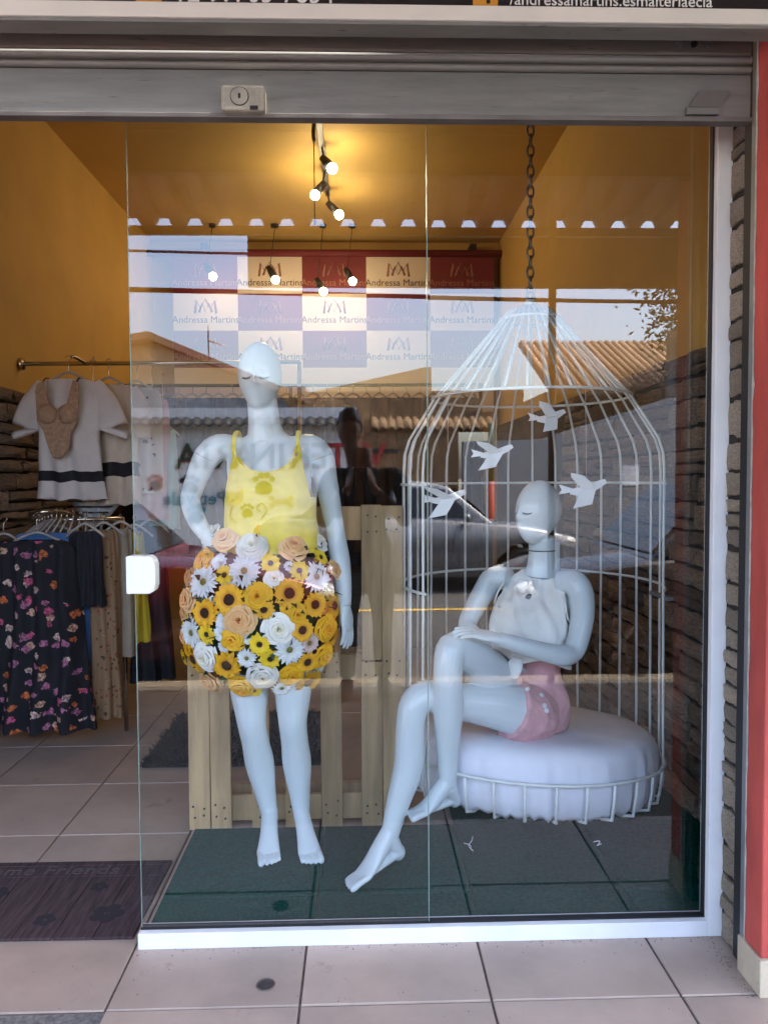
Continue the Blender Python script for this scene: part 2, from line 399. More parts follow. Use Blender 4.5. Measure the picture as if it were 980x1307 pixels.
# shop roof slab and the corrugated awning over the pavement
tag(boxo('roof_slab', (-14, -.1, 4.4), (14, 7, 4.6), 'concrete'), 'grey concrete roof slab above the shop', 'roof')
aw = thing('awning', 'corrugated metal awning over the pavement on thin posts', 'awning')
bm = NB(); P_ = .2; x = -12.0; prof = []
while x < 12:
    prof += [(x, 0), (x+.075, 0), (x+.1, .05), (x+.155, .05), (x+.18, 0)]; x += P_
rows = []
for y, z in ((-.28, 3.48), (-2.97, 3.018)):
    rows.append([bm.verts.new((a, y, z+b)) for a, b in prof])
for i in range(len(prof)-1): bm.faces.new((rows[0][i], rows[0][i+1], rows[1][i+1], rows[1][i]))
o = obj('corrugated_sheet', bm, mat('awning_sheet', (.34, .32, .29), .6, .2, 3), aw); s = o.modifiers.new('s', 'SOLIDIFY'); s.thickness = .003
boxo('purlin', (-12, -2.95, 2.952), (12, -2.915, 3.006), 'shutter_dk', aw)
boxo('fascia_board', (-.68, -2.64, 2.54), (4.3, -2.60, 2.845), 'shutter_dk', aw)
for xx in (-6.5, -2.9, 1.19, 4.1, 8): obj('post', cyl(NB(), (xx, -2.57, 1.47), .024, 2.94, n=14), 'shutter_dk', aw, smooth=True)
bm = NB(); tube(bm, [(-9, -2.56, 2.62), (-4, -2.56, 2.535), (-1.4, -2.56, 2.51), (2.05, -2.56, 2.44), (6, -2.56, 2.46), (9, -2.56, 2.6)], [.012, .014, .016, .012, .012, .012], n=8, sub=5)
tag(obj('cable', bm, 'black'), 'black sagging cable strung between the awning posts', 'cable')
bm = NB(); tube(bm, [(-9, -9.3, 4.9), (0, -9.3, 4.62), (9, -9.3, 4.9)], .02, n=6, sub=8)
tag(obj('power_line', bm, 'black'), 'thin black power line over the far side of the street', 'cable')

# ---- across the street (seen in the glass)
M['vetwall'] = mat('pale_grey_wall', (.74, .76, .77), .85, .06, 2)
M['greywall'] = mat('mid_grey_wall', (.30, .31, .32), .85, .08, 2)
M['beigewall'] = mat('beige_wall', (.55, .44, .28), .85, .08, 2)
M['yelwall'] = mat('pale_yellow_wall', (.62, .48, .24), .85, .06, 2)
M['brownwall'] = mat('stained_brown_wall', (.26, .16, .08), .9, .3, 4, dirt=((.12, .07, .04), 3, .6))
M['claytile'] = mat('clay_roof_tile', (.31, .19, .11), .85, .25, 9, rnd=.2)
M['vetgreen'] = mat('dark_green_letter', (.012, .06, .03), .6); M['vetred'] = mat('red_letter', (.42, .03, .03), .6); M['vetblue'] = mat('teal_letter', (.05, .22, .30), .6)
M['doorbrown'] = mat('brown_gate_boards', (.24, .14, .065), .8, .2, 6)
M['iron'] = mat('dark_iron', (.03, .03, .03), .6)
def corrugated(name, parent, x0, x1, y0, z0, y1, z1, per, amp, m):
    bm = NB(); n = int((x1-x0)/per*6); r = [[], []]
    for i in range(n+1):
        x = x0+(x1-x0)*i/n; d = amp*math.cos(2*math.pi*x/per)
        r[0].append(bm.verts.new((x, y0, z0+d))); r[1].append(bm.verts.new((x, y1, z1+d)))
    for i in range(n): bm.faces.new((r[0][i], r[0][i+1], r[1][i+1], r[1][i]))
    o = obj(name, bm, m, parent, smooth=True); s = o.modifiers.new('s', 'SOLIDIFY'); s.thickness = .015; return o
vet = thing('veterinary_house', 'pale grey veterinary shop with gable roof across the street', 'building', (-3.4, -11.5, 0))
def vb(n, a, b, m): return boxo(n, (a[0]+3.4, a[1]+11.5, a[2]), (b[0]+3.4, b[1]+11.5, b[2]), m, vet)
vb('wall', (-9, -17, 0), (-.06, -11.5, 2.6), 'vetwall')
vb('upper_wall', (-4.6, -17, 2.6), (-1.0, -12.2, 3.05), 'greywall'); vb('upper_wall', (-9, -17, 2.6), (-4.6, -12.15, 3.1), 'beigewall')
corrugated('canopy', vet, -5.6, 3.34, .30, 2.27, -.02, 2.42, .18, .022, 'iron')
bm = NB(); prism(bm, [(-9.6+3.4, 2.95), (-3.78+3.4, 4.0), (-.9+3.4, 2.8), (-.9+3.4, 2.7), (-3.78+3.4, 3.88), (-9.6+3.4, 2.83)], 'Y', -.35, -6); obj('roof', bm, 'claytile', vet)
bm = NB(); prism(bm, [(-9.2+3.4, 2.9), (-3.78+3.4, 3.86), (-1.0+3.4, 2.72)], 'Y', -.75, -.9); obj('gable', bm, 'beigewall', vet)
bm = NB()
for i in range(6): box(bm, (-2.2+i*.55, .002, .05), (-1.7+i*.55, .03, 1.25))
vw = 'VETERINARIA'; rotS = (R(90), 0, R(180))
# the sign faces the street (+Y): text runs toward -X in world, so it reads normally from this side
for k, ch in enumerate(vw):
    xk = -.388+.33*2-k*.33                                    # T stands at x = -0.39
    me = text_mesh(ch, .62, .02, 'CENTER')
    o = obj('letter', me, 'vetred' if k < 3 else 'vetgreen', vet); o.location = (xk+3.4, .03, 1.55); o.rotation_euler = rotS
    o = obj('letter_shadow', me.copy(), 'vetred', vet); o.data.materials.clear(); o.data.materials.append(M['vetred']); o.location = (xk+3.4-.02, .012, 1.53); o.rotation_euler = rotS
text('lettering', 'Pet Vale', .34, 'vetblue', (-2.35+3.4, .02, .9), rotS, vet, ext=.01)
def paw(x, z, s, m):
    bm = NB()
    for dx, dz, r in ((0, 0, .11), (-.05, -.02, .09), (.05, -.02, .09), (-.13, .13, .045), (-.05, .19, .048), (.05, .19, .048), (.13, .13, .045)):
        cyl(bm, (dx*s, .012, dz*s), r*s, .02, 'Y', 14)
    o = obj('paw_print', bm, m, vet); o.location = (x+3.4, 0, z)
paw(-3.0, 1.2, 1.0, 'iron'); paw(-2.9, .68, 1.0, 'vetblue'); paw(-3.6, 1.25, .8, 'vetred'); paw(-1.7, 1.2, 1.1, 'iron'); paw(-2.0, .75, .7, 'iron')
bm = NB(); cx, cz = -2.25, 1.0
prism(bm, [(cx+a*.2, cz+b*.2) for a, b in ((-.9, -.1), (-.95, .95), (-.45, .55), (.45, .55), (.95, .95), (.9, -.1), (.6, -.55), (-.6, -.55))], 'Y', .005, .02)
for v in bm.verts: v.co.x += 3.4
obj('cat_face', bm, 'beigewall', vet)
bm = NB()
for a, b in ((-.4, .15), (.4, .15), (0, -.15)): cyl(bm, (cx+3.4+a*.2, .022, cz+b*.2), .028, .02, 'Y', 10)
obj('cat_features', bm, 'iron', vet)
obj('cat_body_line', tube(NB(), [(cx+3.4, .02, cz-.12), (cx+3.35, .02, cz-.3), (cx+3.45, .02, cz-.42)], .012, n=6, sub=3), 'iron', vet); obj('cat_tail_line', tube(NB(), [(cx+3.9, .02, cz-.35), (cx+4.0, .02, cz-.2), (cx+3.9, .02, cz-.08), (cx+3.82, .02, cz-.18), (cx+3.9, .02, cz-.22)], .01, n=6, sub=4), 'iron', vet)
bm = NB(); box(bm, (-1.55+3.4, .004, .9), (-1.25+3.4, .018, .98))
for a in (-1.57, -1.23):
    for b in (.88, 1.0): cyl(bm, (a+3.4, .012, b), .05, .016, 'Y', 12)
obj('bone', bm, 'beigewall', vet)
ant = thing('tv_antenna', 'thin roof antenna on the gable house', 'antenna', (-2.79, -12.3, 3.45))
obj('mast', cyl(NB(), (0, 0, .35), .012, .75, n=8), 'iron', ant); bm = NB(); tube(bm, [(0, 0, .45), (.34, .1, .33)], .01, n=6)
for k in range(5): tube(bm, [(.05+.065*k, -.16+.02*k, .44-.02*k), (.05+.065*k, .2-.02*k, .44-.02*k)], .006, n=5)
obj('boom', bm, 'chrome', ant)

brn = thing('brown_house', 'stained brown house with pale yellow upper wall and arched gate across the street', 'building', (.4, -11.6, 0))
boxo('wall', (-.45, -5, 0), (1.35, 0, 2.25), 'brownwall', brn); 
bm = NB(); prism(bm, [(-2.0, 2.92), (2.6, 2.96), (2.6, 2.2), (-1.0, 2.2)], 'Y', -.4, -.6); obj('parapet', bm, 'brownwall', brn)
bm = NB(); prism(bm, [(-1.95, 2.9), (.9, 3.52), (1.0, 3.52), (1.0, 2.9)], 'Y', -1.4, -4); obj('upper_wall', bm, 'yelwall', brn)
corrugated('eave', brn, -.2, 2.0, .12, 2.22, -.4, 2.45, .15, .03, 'brownwall')
bm = NB(); pts = [(-.42, 0), (.3, 0)]+[(-.06+.36*math.cos(a), 1.8+.36*math.sin(a)) for a in [math.pi*k/14 for k in range(15)]]; prism(bm, pts, 'Y', .005, .05); g = obj('arched_gate', bm, 'doorbrown', brn)
for k in range(4): boxo('brace', (-.4, .05, .3+k*.5), (.28, .07, .36+k*.5), 'iron', brn)

gr = thing('grey_wall_house', 'grey rendered street wall rising beside a clay tile roof', 'building', (3.4, -11.3, 0))
bm = NB(); prism(bm, [(-1.6, 0), (4.4, 0), (4.4, 2.95), (2.0, 2.72), (-.2, 2.02), (-1.6, 1.98)], 'Y', 0, -.25); obj('street_wall', bm, 'greywall', gr)
boxo('house_wall', (.4, -9, 0), (6.5, -2.4, 3.1), 'brownwall', gr)
bm = NB()
prism(bm, [(-1.5, 3.06), (-4.6, 4.5), (-4.6, 4.4), (-1.5, 2.96)], 'X', .3, 6.8); obj('roof', bm, 'claytile', gr)
ridge = NB(); tube(ridge, [(0, 0, 0), (0, -3.1, 1.44)], .07, n=6); me = bpy.data.meshes.new('roof_tile_row'); ridge.to_mesh(me); ridge.free(); me.materials.append(M['claytile'])
for k in range(40):
    o = bpy.data.objects.new('roof_tile_row', me); C.objects.link(o); o.parent = gr; o.location = (.38+.165*k, -1.46, 3.04)
boxo('window_frame', (1.2, .003, 1.2), (1.5, .03, 1.55), 'white_alu', gr)
sh = thing('shed', 'low dark shed beside the grey wall', 'building', (9.5, -12, 0)); boxo('wall', (-1.2, -4, 0), (8, 0, 2.6), 'greywall', sh); boxo('roof', (-1.3, -4.2, 2.6), (8.2, .2, 2.8), 'brownwall', sh)
lw = thing('beige_house', 'long beige house beyond the veterinary shop', 'building', (-14, -11.8, 0)); boxo('wall', (-10, -5, 0), (1.2, 0, 3.0), 'beigewall', lw); boxo('roof', (-10.2, -5.2, 3.0), (1.25, .25, 3.3), 'claytile', lw)
po = thing('street_post', 'red and green painted post on the far pavement', 'post', (2.05, -9.9, 0)); obj('pole', cyl(NB(), (0, 0, .65), .05, 1.3), 'vetred', po, smooth=True); obj('pole_top', cyl(NB(), (0, 0, 1.75), .05, .9), 'vetgreen', po, smooth=True)
lp = thing('lamp_post', 'concrete post with curled iron bracket behind the grey wall', 'post', (5.72, -11.9, 0)); boxo('post', (-.08, -.08, 0), (.08, .08, 4.0), 'concrete', lp)
bm = NB(); tube(bm, [(.08, 0, 3.3), (.3, 0, 3.5), (.42, 0, 3.75), (.3, 0, 3.95), (.18, 0, 3.8), (.28, 0, 3.68)], .018, n=6, sub=5); tube(bm, [(.08, 0, 3.75), (.2, 0, 3.62), (.2, 0, 3.5), (.12, 0, 3.5)], .014, n=6, sub=4); obj('bracket', bm, 'iron', lp)
def tree(name, label, loc, h, rad, n, seed):
    rs = random.Random(seed); t = thing(name, label, 'tree', loc)
    bm = NB(); tube(bm, [(0, 0, 0), (.05, 0, h*.3), (-.04, .05, h*.55), (0, 0, h*.8)], [.16, .12, .09, .04], n=8, sub=3)
    tips = []
    for k in range(9):
        a = rs.uniform(0, 6.28); e = Vector((math.cos(a)*rad*.8, math.sin(a)*rad*.8, h*rs.uniform(.62, 1.0))); tube(bm, [(0, 0, h*.45), (e.x*.4, e.y*.4, h*.62), tuple(e)], [.06, .035, .01], n=6, sub=3); tips.append(e)
    obj('trunk', bm, mat('bark_'+name, (.09, .06, .04), .9, .3, 10), t)
    bm = NB()
    for k in range(n):
        c = rs.choice(tips)*rs.uniform(.5, 1.15)+Vector((rs.gauss(0, .26), rs.gauss(0, .26), rs.gauss(0, .2)+h*.14)); s = rs.uniform(.035, .075)
        d = Vector((rs.gauss(0, 1), rs.gauss(0, 1), rs.gauss(0, .6))).normalized(); u = d.orthogonal().normalized()*s*.45
        f = [bm.verts.new(c), bm.verts.new(c+d*s+u), bm.verts.new(c+d*s*2.1), bm.verts.new(c+d*s-u)]; bm.faces.new(f)
    tag(obj('crown', bm, 'leafgreen', t), kind='stuff')
tree('street_tree', 'loose leafy tree behind the grey street wall', (6.9, -12.3, 0), 5.6, 1.4, 11000, 4)

# ================================================================ SHOPFRONT
sf = thing('glass_front', 'frameless glass shop front with white aluminium sill and post', 'shop window', (0, 0, 0))
boxo('sill', (-.655, -.034, 0), (1.0175, .024, .047), 'white_alu', sf, bevel=.002)
boxo('sill_lip', (-.652, -.014, .0475), (1.017, .010, .052), 'black', sf)
boxo('frame_post', (1.018, -.034, 0), (1.062, .024, 2.62), 'white_alu', sf, bevel=.002)
boxo('gasket', (1.0125, -.012, .05), (1.0178, .008, 2.60), 'black', sf)
p1 = boxo('glass_pane', (-.648, -.0105, .046), (.1915, -.0045, 2.62), 'glass', sf)
p2 = boxo('glass_pane', (.1945, -.0035, .046), (1.014, .0025, 2.62), 'glass', sf)
for o in (p1, p2):   # a single reflecting sheet at the front face, so each ray meets one mirror
    me = o.data; b_ = NB(); b_.from_mesh(me)
    ymin = min(v.co.y for v in b_.verts)
    bmesh.ops.delete(b_, geom=[f for f in b_.faces if abs(f.normal.y) < .5 or f.calc_center_median().y > ymin+.001], context='FACES'); b_.to_mesh(me); b_.free()
boxo('pane_edge', (-.6495, -.0105, .046), (-.648, -.0045, 2.62), 'glassedge', p1)
boxo('pane_edge', (.192, -.0105, .05), (.1942, .0025, 2.62), 'glassedge', p2)
hd = thing('door_handle', 'white plastic pull handle clamped on the glass edge', 'handle', (-.62, -.02, 1.094))
bm = NB(); prism(bm, [(-.043, -.054), (.02, -.054), (.032, -.046), (.037, -.03), (.037, .03), (.032, .046), (.02, .054), (-.043, .054)], 'Y', -.022, .028); obj('grip', bm, 'white_plastic', hd, bevel=.004, seg=3)
boxo('clip', (-.0435, -.0235, -.052), (-.03, -.0222, .052), 'white_alu', hd)
for dz in (-.03, .032): obj('screw_cap', cyl(NB(), (.008, -.0226, dz), .007, .002, 'Y', 14), 'white_alu', hd)

# roller shutter
sh = thing('roller_shutter', 'half lowered grey steel roller shutter with worn bottom bar', 'shutter', (0, -.185, 2.29))
def slat(name, z0, z1, bulge, m):
    bm = NB(); prof = []
    for k in range(9):
        t = k/8; prof.append((-.008-bulge*math.sin(math.pi*t)**.6, z0+(z1-z0)*t))
    prism(bm, prof+[(.004, z1), (.004, z0)], 'X', -2.44, 1.028); return obj(name, bm, m, sh, bevel=.001)
slat('bottom_bar', .012, .125, .003, 'shutter')
boxo('bottom_lip', (-2.44, -.022, 0), (1.028, .012, .0118), 'shutter_dk', sh, bevel=.002)
slat('slat', .128, .147, .010, 'shutter'); slat('slat', .149, .172, .012, 'shutter'); slat('slat', .174, .228, .004, 'shutter'); slat('slat', .230, .246, .012, 'shutter_dk'); slat('slat', .249, .34, .003, 'shutter_dk')
lk = boxo('lock_box', (-.345, -.052, .004), (-.235, -.0105, .068), 'lockbox', sh, bevel=.008)
obj('lock_cylinder', cyl(NB(), (-.298, -.053, .038), .0215, .004, 'Y', 28), 'lockbox', lk); boxo('keyhole', (-.301, -.0562, .032), (-.295, -.0548, .044), 'black', lk)
bm = NB(); cyl(bm, (-.298, -.0525, .038), .0235, .0025, 'Y', 28); obj('lock_ring', bm, 'black', lk)
boxo('lock_latch', (-.272, -.0535, .006), (-.252, -.0505, .015), 'black', lk)
bm = NB(); prism(bm, [(.86, .036), (.89, .078), (.968, .078), (.94, .036)], 'Y', -.022, -.011); obj('slide_plate', bm, 'shutter_dk', sh)
boxo('slide_tab', (.855, -.02, .018), (.94, -.0115, .0355), 'shutter', sh)
for xx, m_ in ((.835, 'rail'), (.875, 'black'), (.915, 'rail')): obj('rivet', cyl(NB(), (xx, -.0135, .2), .0085, .006, 'Y', 14), m_, sh)
gd = thing('shutter_rail', 'grey galvanised shutter guide rail with black channel beside red pier', 'rail', (1.04, -.17, 0))
boxo('channel', (.002, -.0145, .012), (.03, .030, 2.62), 'black', gd); boxo('flange', (-.002, -.036, .1), (.026, -.0155, 2.62), 'rail', gd)

# sign
sg = thing('shop_sign', 'black shop sign with white lettering and pale frame', 'sign', (0, -.33, 2.45))
boxo('panel', (-3.0, -.02, .036), (2.6, .03, .62), 'signblack', sg); boxo('frame', (-3.0, -.03, 0), (2.6, .035, .0355), 'signframe', sg, bevel=.002); boxo('frame', (-3.0, -.03, .6205), (2.6, .035, .655), 'signframe', sg)
boxo('frame_base', (-3.0, -.024, -.008), (2.6, .03, -.0005), 'shutter', sg)
rt = (R(90), 0, 0)
text('lettering', '12 99703-7634', .062, 'letter', (-.432, -.0215, .0405), rt, sg)
text('lettering', '/andressamartins.esmalteriaecia', .0385, 'letter', (.363, -.0215, .0425), rt, sg)
for xx in (-.49, .305):
    bm = NB(); box(bm, (xx-.030, -.0225, .0365), (xx+.030, -.0205, .096)); ic = obj('icon', bm, 'orange', sg, bevel=.008)
    if xx < 0:
        bm = NB(); cyl(bm, (xx, -.0235, .073), .021, .0012, 'Y', 24); obj('icon_bubble', bm, 'signblack', ic); bm = NB(); tube(bm, [(xx-.012, -.0255, .082), (xx-.008, -.0255, .068), (xx+.008, -.0255, .062)], .004, n=6, sub=3); obj('icon_handset', bm, 'orange', ic)
    else: boxo('icon_letter', (xx+.002, -.0237, .0437), (xx+.011, -.0227, .094), 'signblack', ic); boxo('icon_bar', (xx-.006, -.0239, .07), (xx+.019, -.0229, .079), 'signblack', ic)

# ================================================================ INSIDE THE WINDOW
rm = thing('rubber_floor_mat', 'dark green rubber tile mat behind the glass', 'mat', (0, 0, 0))
def mtile(x0, x1, y0, y1):
    boxo('mat_tile', (x0+.0015, y0+.0015, .0005), (x1-.0015, y1-.0015, .018), 'matgreen', rm, bevel=.003)
xs = [-.648, -.148, .352, .852, 1.318]
for a, b in zip(xs, xs[1:]):
    mtile(a, b, .026, .21); mtile(a, b, .21, .71 if a > 0 else .705)
    if a > 0: mtile(a, b, .71, 1.21)
MZ = .018
# pallet
pl = thing('wooden_pallet', 'pine pallet of vertical boards standing behind the mannequin', 'pallet', (0, .74, 0))
def plank(x0, x1, y0, y1, z0, z1, tilt=0):
    o = boxo('plank', (-(x1-x0)/2, y0, 0), ((x1-x0)/2, y1, z1-z0), 'wood', pl, bevel=.003); o.location = ((x0+x1)/2, 0, z0); o.rotation_euler = (0, tilt, 0); return o
for x0, x1, zt, ti in ((-.672, -.59, 1.02, .004), (-.586, -.508, 1.03, -.003), (-.43, -.362, 1.05, .004), (-.30, -.245, 1.05, 0), (-.16, -.078, 1.03, -.004)):
    plank(x0, x1, -.02, 0, .004, zt, ti)
plank(-.005, .077, -.02, 0, .004, .655, .003); plank(.0, .078, -.022, -.002, .66, 1.262, .0); plank(.081, .163, -.02, 0, .004, 1.258, -.003);
def hplank(z0, z1, x0=-.66, x1=.164, y0=.001, y1=.024): return boxo('cross_plank', (x0, y0, z0), (x1, y1, z1), 'wood', pl, bevel=.003)
hplank(.03, .13); hplank(.58, .68); hplank(1.125, 1.255, -.36, .164)
for x0 in (-.655, -.30, .07):
    for z0 in (.03, .58): boxo('block', (x0, .025, z0), (x0+.09, .115, z0+.1), 'wood', pl, bevel=.003)
for z0 in (.03, .58): hplank(z0, z0+.1, y0=.116, y1=.138)
bm0 = NB(); cyl(bm0, (0, 0, 0), .004, .004, 'Y', 8); nm = bpy.data.meshes.new('nail'); bm0.to_mesh(nm); bm0.free(); nm.materials.append(M['nail'])
for xx in (-.65, -.615, -.565, -.53, -.40, -.385, -.28, -.14, -.10, .02, .055, .10, .14):
    for zz in (.06, .1, .61, .65, 1.16, 1.21):
        if zz > 1.1 and xx < 0: continue
        o = bpy.data.objects.new('nail', nm); C.objects.link(o); o.parent = pl; o.location = (xx+random.uniform(-.006, .006), -.0225, zz+random.uniform(-.012, .012))

# chain + cage
CX, CY_ = .662, .78
ch = thing('hanging_chain', 'steel link chain holding up the white birdcage', 'chain', (CX, CY_, 2.06))
bm = NB(); a, b_, r_ = .013, .024, .0042
tube(bm, [(a*math.cos(t), 0, b_*math.sin(t)) for t in [2*math.pi*k/16 for k in range(16)]], r_, n=8, closed=True)
lm = bpy.data.meshes.new('link'); bm.to_mesh(lm); bm.free(); lm.materials.append(M['chain'])
nl = 0; z = .02
while z < CZ-2.06:
    o = bpy.data.objects.new('link', lm); C.objects.link(o); o.parent = ch; o.location = (0, 0, z); o.rotation_euler = (0, 0, R(90) if nl % 2 else R(12)); z += .0385; nl += 1
cg = thing('birdcage_swing', 'large white wire birdcage seat hanging on a chain', 'birdcage', (CX, CY_, 0))
NBAR = 30
def basez(x, y): return .200 - .10*y - .035*x
for k in range(NBAR):
    t = 2*math.pi*(k+.35)/NBAR; c, s = math.cos(t), math.sin(t)
    wob = random.uniform(-.012, .012); ca, sa = math.cos(t+wob), math.sin(t+wob)
    zb = basez(.49*c, .49*s)
    pts = [(.012*c, .012*s, 2.03), (.085*c, .085*s, 2.005), (.12*c, .12*s, 1.965), (.262*c, .262*s, 1.80), (.375*c, .375*s, 1.67), (.474*ca, .474*sa, 1.51), (.491*ca, .491*sa, 1.455), (.496*ca, .496*sa, 1.38), (.497*ca, .497*sa, .93), (.502*c, .502*s, zb+.09), (.503*c, .503*s, zb+.02), (.492*c, .492*s, zb-.046), (.44*c, .44*s, zb-.062), (.30*c, .30*s, zb-.062)]
    if s < -.50:      # the front is left open: bars stop at the upper ring, short stubs hold the base
        obj('bar', tube(NB(), pts[:5], .0053, n=7), 'cagepaint', cg, smooth=True); obj('base_bar', tube(NB(), [(.508*c, .508*s, zb+.092)]+pts[10:], .0058, n=7), 'cagepaint', cg, smooth=True)
    else: obj('bar', tube(NB(), pts, .0053, n=7, sub=1), 'cagepaint', cg, smooth=True)
def ring(z, r, tr=.0055, dz=None, part=False):
    P = [(r*math.cos(t), r*math.sin(t), (z if dz is None else z+dz(r*math.cos(t), r*math.sin(t)))) for t in [2*math.pi*k/64 for k in range(64)]]
    if part: P = [p for p in P[32:]+P[:33] if True]; P = [(r*math.cos(a), r*math.sin(a), z) for a in [R(-31)+R(242)*k/48 for k in range(49)]]
    obj('ring', tube(NB(), P, tr, n=7, closed=not part), 'cagepaint', cg, smooth=True)
ring(1.672, .381); ring(1.338, .502, part=True); ring(.945, .504, part=True); ring(.085, .510, .006, basez); ring(-.062, .30, .005, basez); ring(1.975, .115, .006)
obj('top_cap', cyl(NB(), (0, 0, 2.025), .02, .05, n=14), 'cagepaint', cg); bm = NB(); tube(bm, [(.016*math.cos(t), 0, 2.062+.02*math.sin(t)) for t in [2*math.pi*k/14 for k in range(14)]], .004, n=7, closed=True); obj('eyelet', bm, 'chain', cg)
boxo('cage_latch', (.47, -.19, .90), (.50, -.02, .915), 'rail', cg, bevel=.003)
cu = thing('seat_cushion', 'round cushion under a white draped sheet inside the birdcage', 'cushion', (CX, CY_, 0))
bm = NB(); prof = [(0, .196), (.2, .196), (.36, .195), (.44, .190), (.472, .165), (.483, .135), (.486, .09), (.487, .05), (.482, .01), (.476, -.03), (.458, -.050), (.40, -.052), (.2, -.052), (0, -.052)]
NS = 180; rings_ = []
for r, z in prof:
    if r == 0: rings_.append([bm.verts.new((0, 0, z+.205))]); continue
    L = []
    for k in range(NS):
        t = 2*math.pi*k/NS; c, s = math.cos(t), math.sin(t)
        fold = noise.noise(Vector((c*5.5, s*5.5, z*2)))*.9+noise.noise(Vector((c*17, s*17, 3+z*4)))*.9
        rr = r+((.011*fold*min(1, max(0, (.19-z)/.1))) if r > .42 else 0); zz = z+basez(r*c, r*s)+(.006*noise.noise(Vector((r*c*6, r*s*6, 1.7))) if z > .1 else 0)
        if z < 0 and r > .44: zz += .016*noise.noise(Vector((c*22, s*22, 9)))
        rr = min(rr, .496)
        L.append(bm.verts.new((rr*c, rr*s, zz)))
    rings_.append(L)
for A, B in zip(rings_, rings_[1:]):
    if len(A) == 1:
        for k in range(NS): bm.faces.new((A[0], B[k], B[(k+1) % NS]))
    elif len(B) == 1:
        for k in range(NS): bm.faces.new((A[k], B[0], A[(k+1) % NS]))
    else:
        for k in range(NS): bm.faces.new((A[k], B[k], B[(k+1) % NS], A[(k+1) % NS]))
bmesh.ops.recalc_face_normals(bm, faces=bm.faces)
obj('sheet', bm, 'sheet', cu, smooth=True)

# paper doves on the cage bars
def dove(label, loc, rx, rz, s=1.0, flip=1, th=(0, 0, .1)):
    t = thing('paper_dove', label, 'paper bird', loc, rz, 'paper doves on the cage'); t.rotation_euler = (rx, 0, rz)
    def sheet(name, pts):
        bm = NB(); prism(bm, [(a*s*flip, b*s) for a, b in pts], 'Y', -.0008, .0008); return obj(name, bm, 'paper', t)
    sheet('body', [(-.045, -.012), (.0, -.020), (.05, .006), (.075, .022), (.068, .034), (.05, .030), (.0, .012), (-.04, .004)])
    w1 = sheet('wing', [(-.006, .002), (.035, .012), (-.012, .052), (-.055, .062), (-.050, .046)]); w1.rotation_euler = (R(38), 0, 0); w1.location = (0, -.002, 0)
    w2 = sheet('wing', [(-.012, -.002), (.040, .008), (.012, -.052), (-.050, -.066), (-.034, -.040)]); w2.rotation_euler = (R(-30), 0, 0); w2.location = (0, -.004, 0)
    v = Matrix.Rotation(-rz, 3, 'Z') @ Vector(th); obj('thread', tube(NB(), [(.01, 0, .01), tuple(Matrix.Rotation(-rx, 3, 'X') @ v)], .0007, n=4), 'paper', t)
    ta = sheet('tail', [(-.036, -.006), (-.036, .006), (-.078, .018), (-.070, .002), (-.080, -.012)])
dove('white paper dove with raised wings under the front ring of the cage', (.640, .395, 1.565), R(-10), R(20), 1.0, th=(.0, .005, .10))
dove('small white paper dove with pointed tail on bars left of the seated head', (.455, .42, 1.445), R(5), R(-14), .95, th=(.02, .03, .225))
dove('white paper dove with spread wings hanging beside the pallet', (.305, .56, 1.285), R(10), R(-24), 1.1, th=(.02, .07, .385))
dove('white paper dove flying level with the seated eyes', (.775, .43, 1.318), R(-6), R(6), 1.15, th=(0, -.012, .352))

# ================================================================ FIGURES
def add_head(bm, c, rot, s=1.0):
    """c = head centre, rot 3x3, local -Y is the face"""
    nu, nv = 40, 30; rings_ = []
    for j in range(nv+1):
        th = math.pi*j/nv; z = math.cos(th); r = math.sin(th); L = []
        for i in range(nu if 0 < j < nv else 1):
            a = 2*math.pi*i/nu; x, y = r*math.sin(a), -r*math.cos(a)
            px, py, pz = x*.078, y*.098, z*.125
            if z < 0:
                k = (-z)**1.4; px *= 1-.30*k; py = py*(1-.16*k)-.018*k
                if y > 0: py *= 1-.35*k
            if y < 0:
                g = lambda cx, cz, sx, sz: math.exp(-((x-cx)/sx)**2-((z-cz)/sz)**2)
                py -= .013*g(0, -.20, .13, .16)+.006*g(0, .02, .10, .2)+.006*g(0, -.47, .22, .07)+.004*g(0, -.58, .2, .06)+.006*g(0, -.80, .3, .14)
                py += .007*g(.36, .02, .2, .12)+.007*g(-.36, .02, .2, .12)
            L.append(bm.verts.new(Vector(c)+rot @ (Vector((px, py, pz))*s)))
        rings_.append(L)
    for A, B in zip(rings_, rings_[1:]):
        for i in range(nu):
            a0, a1, b0, b1 = A[i % len(A)], A[(i+1) % len(A)], B[i % len(B)], B[(i+1) % len(B)]
            vs = []; [vs.append(v) for v in (a0, b0, b1, a1) if v not in vs]
            bm.faces.new(vs)
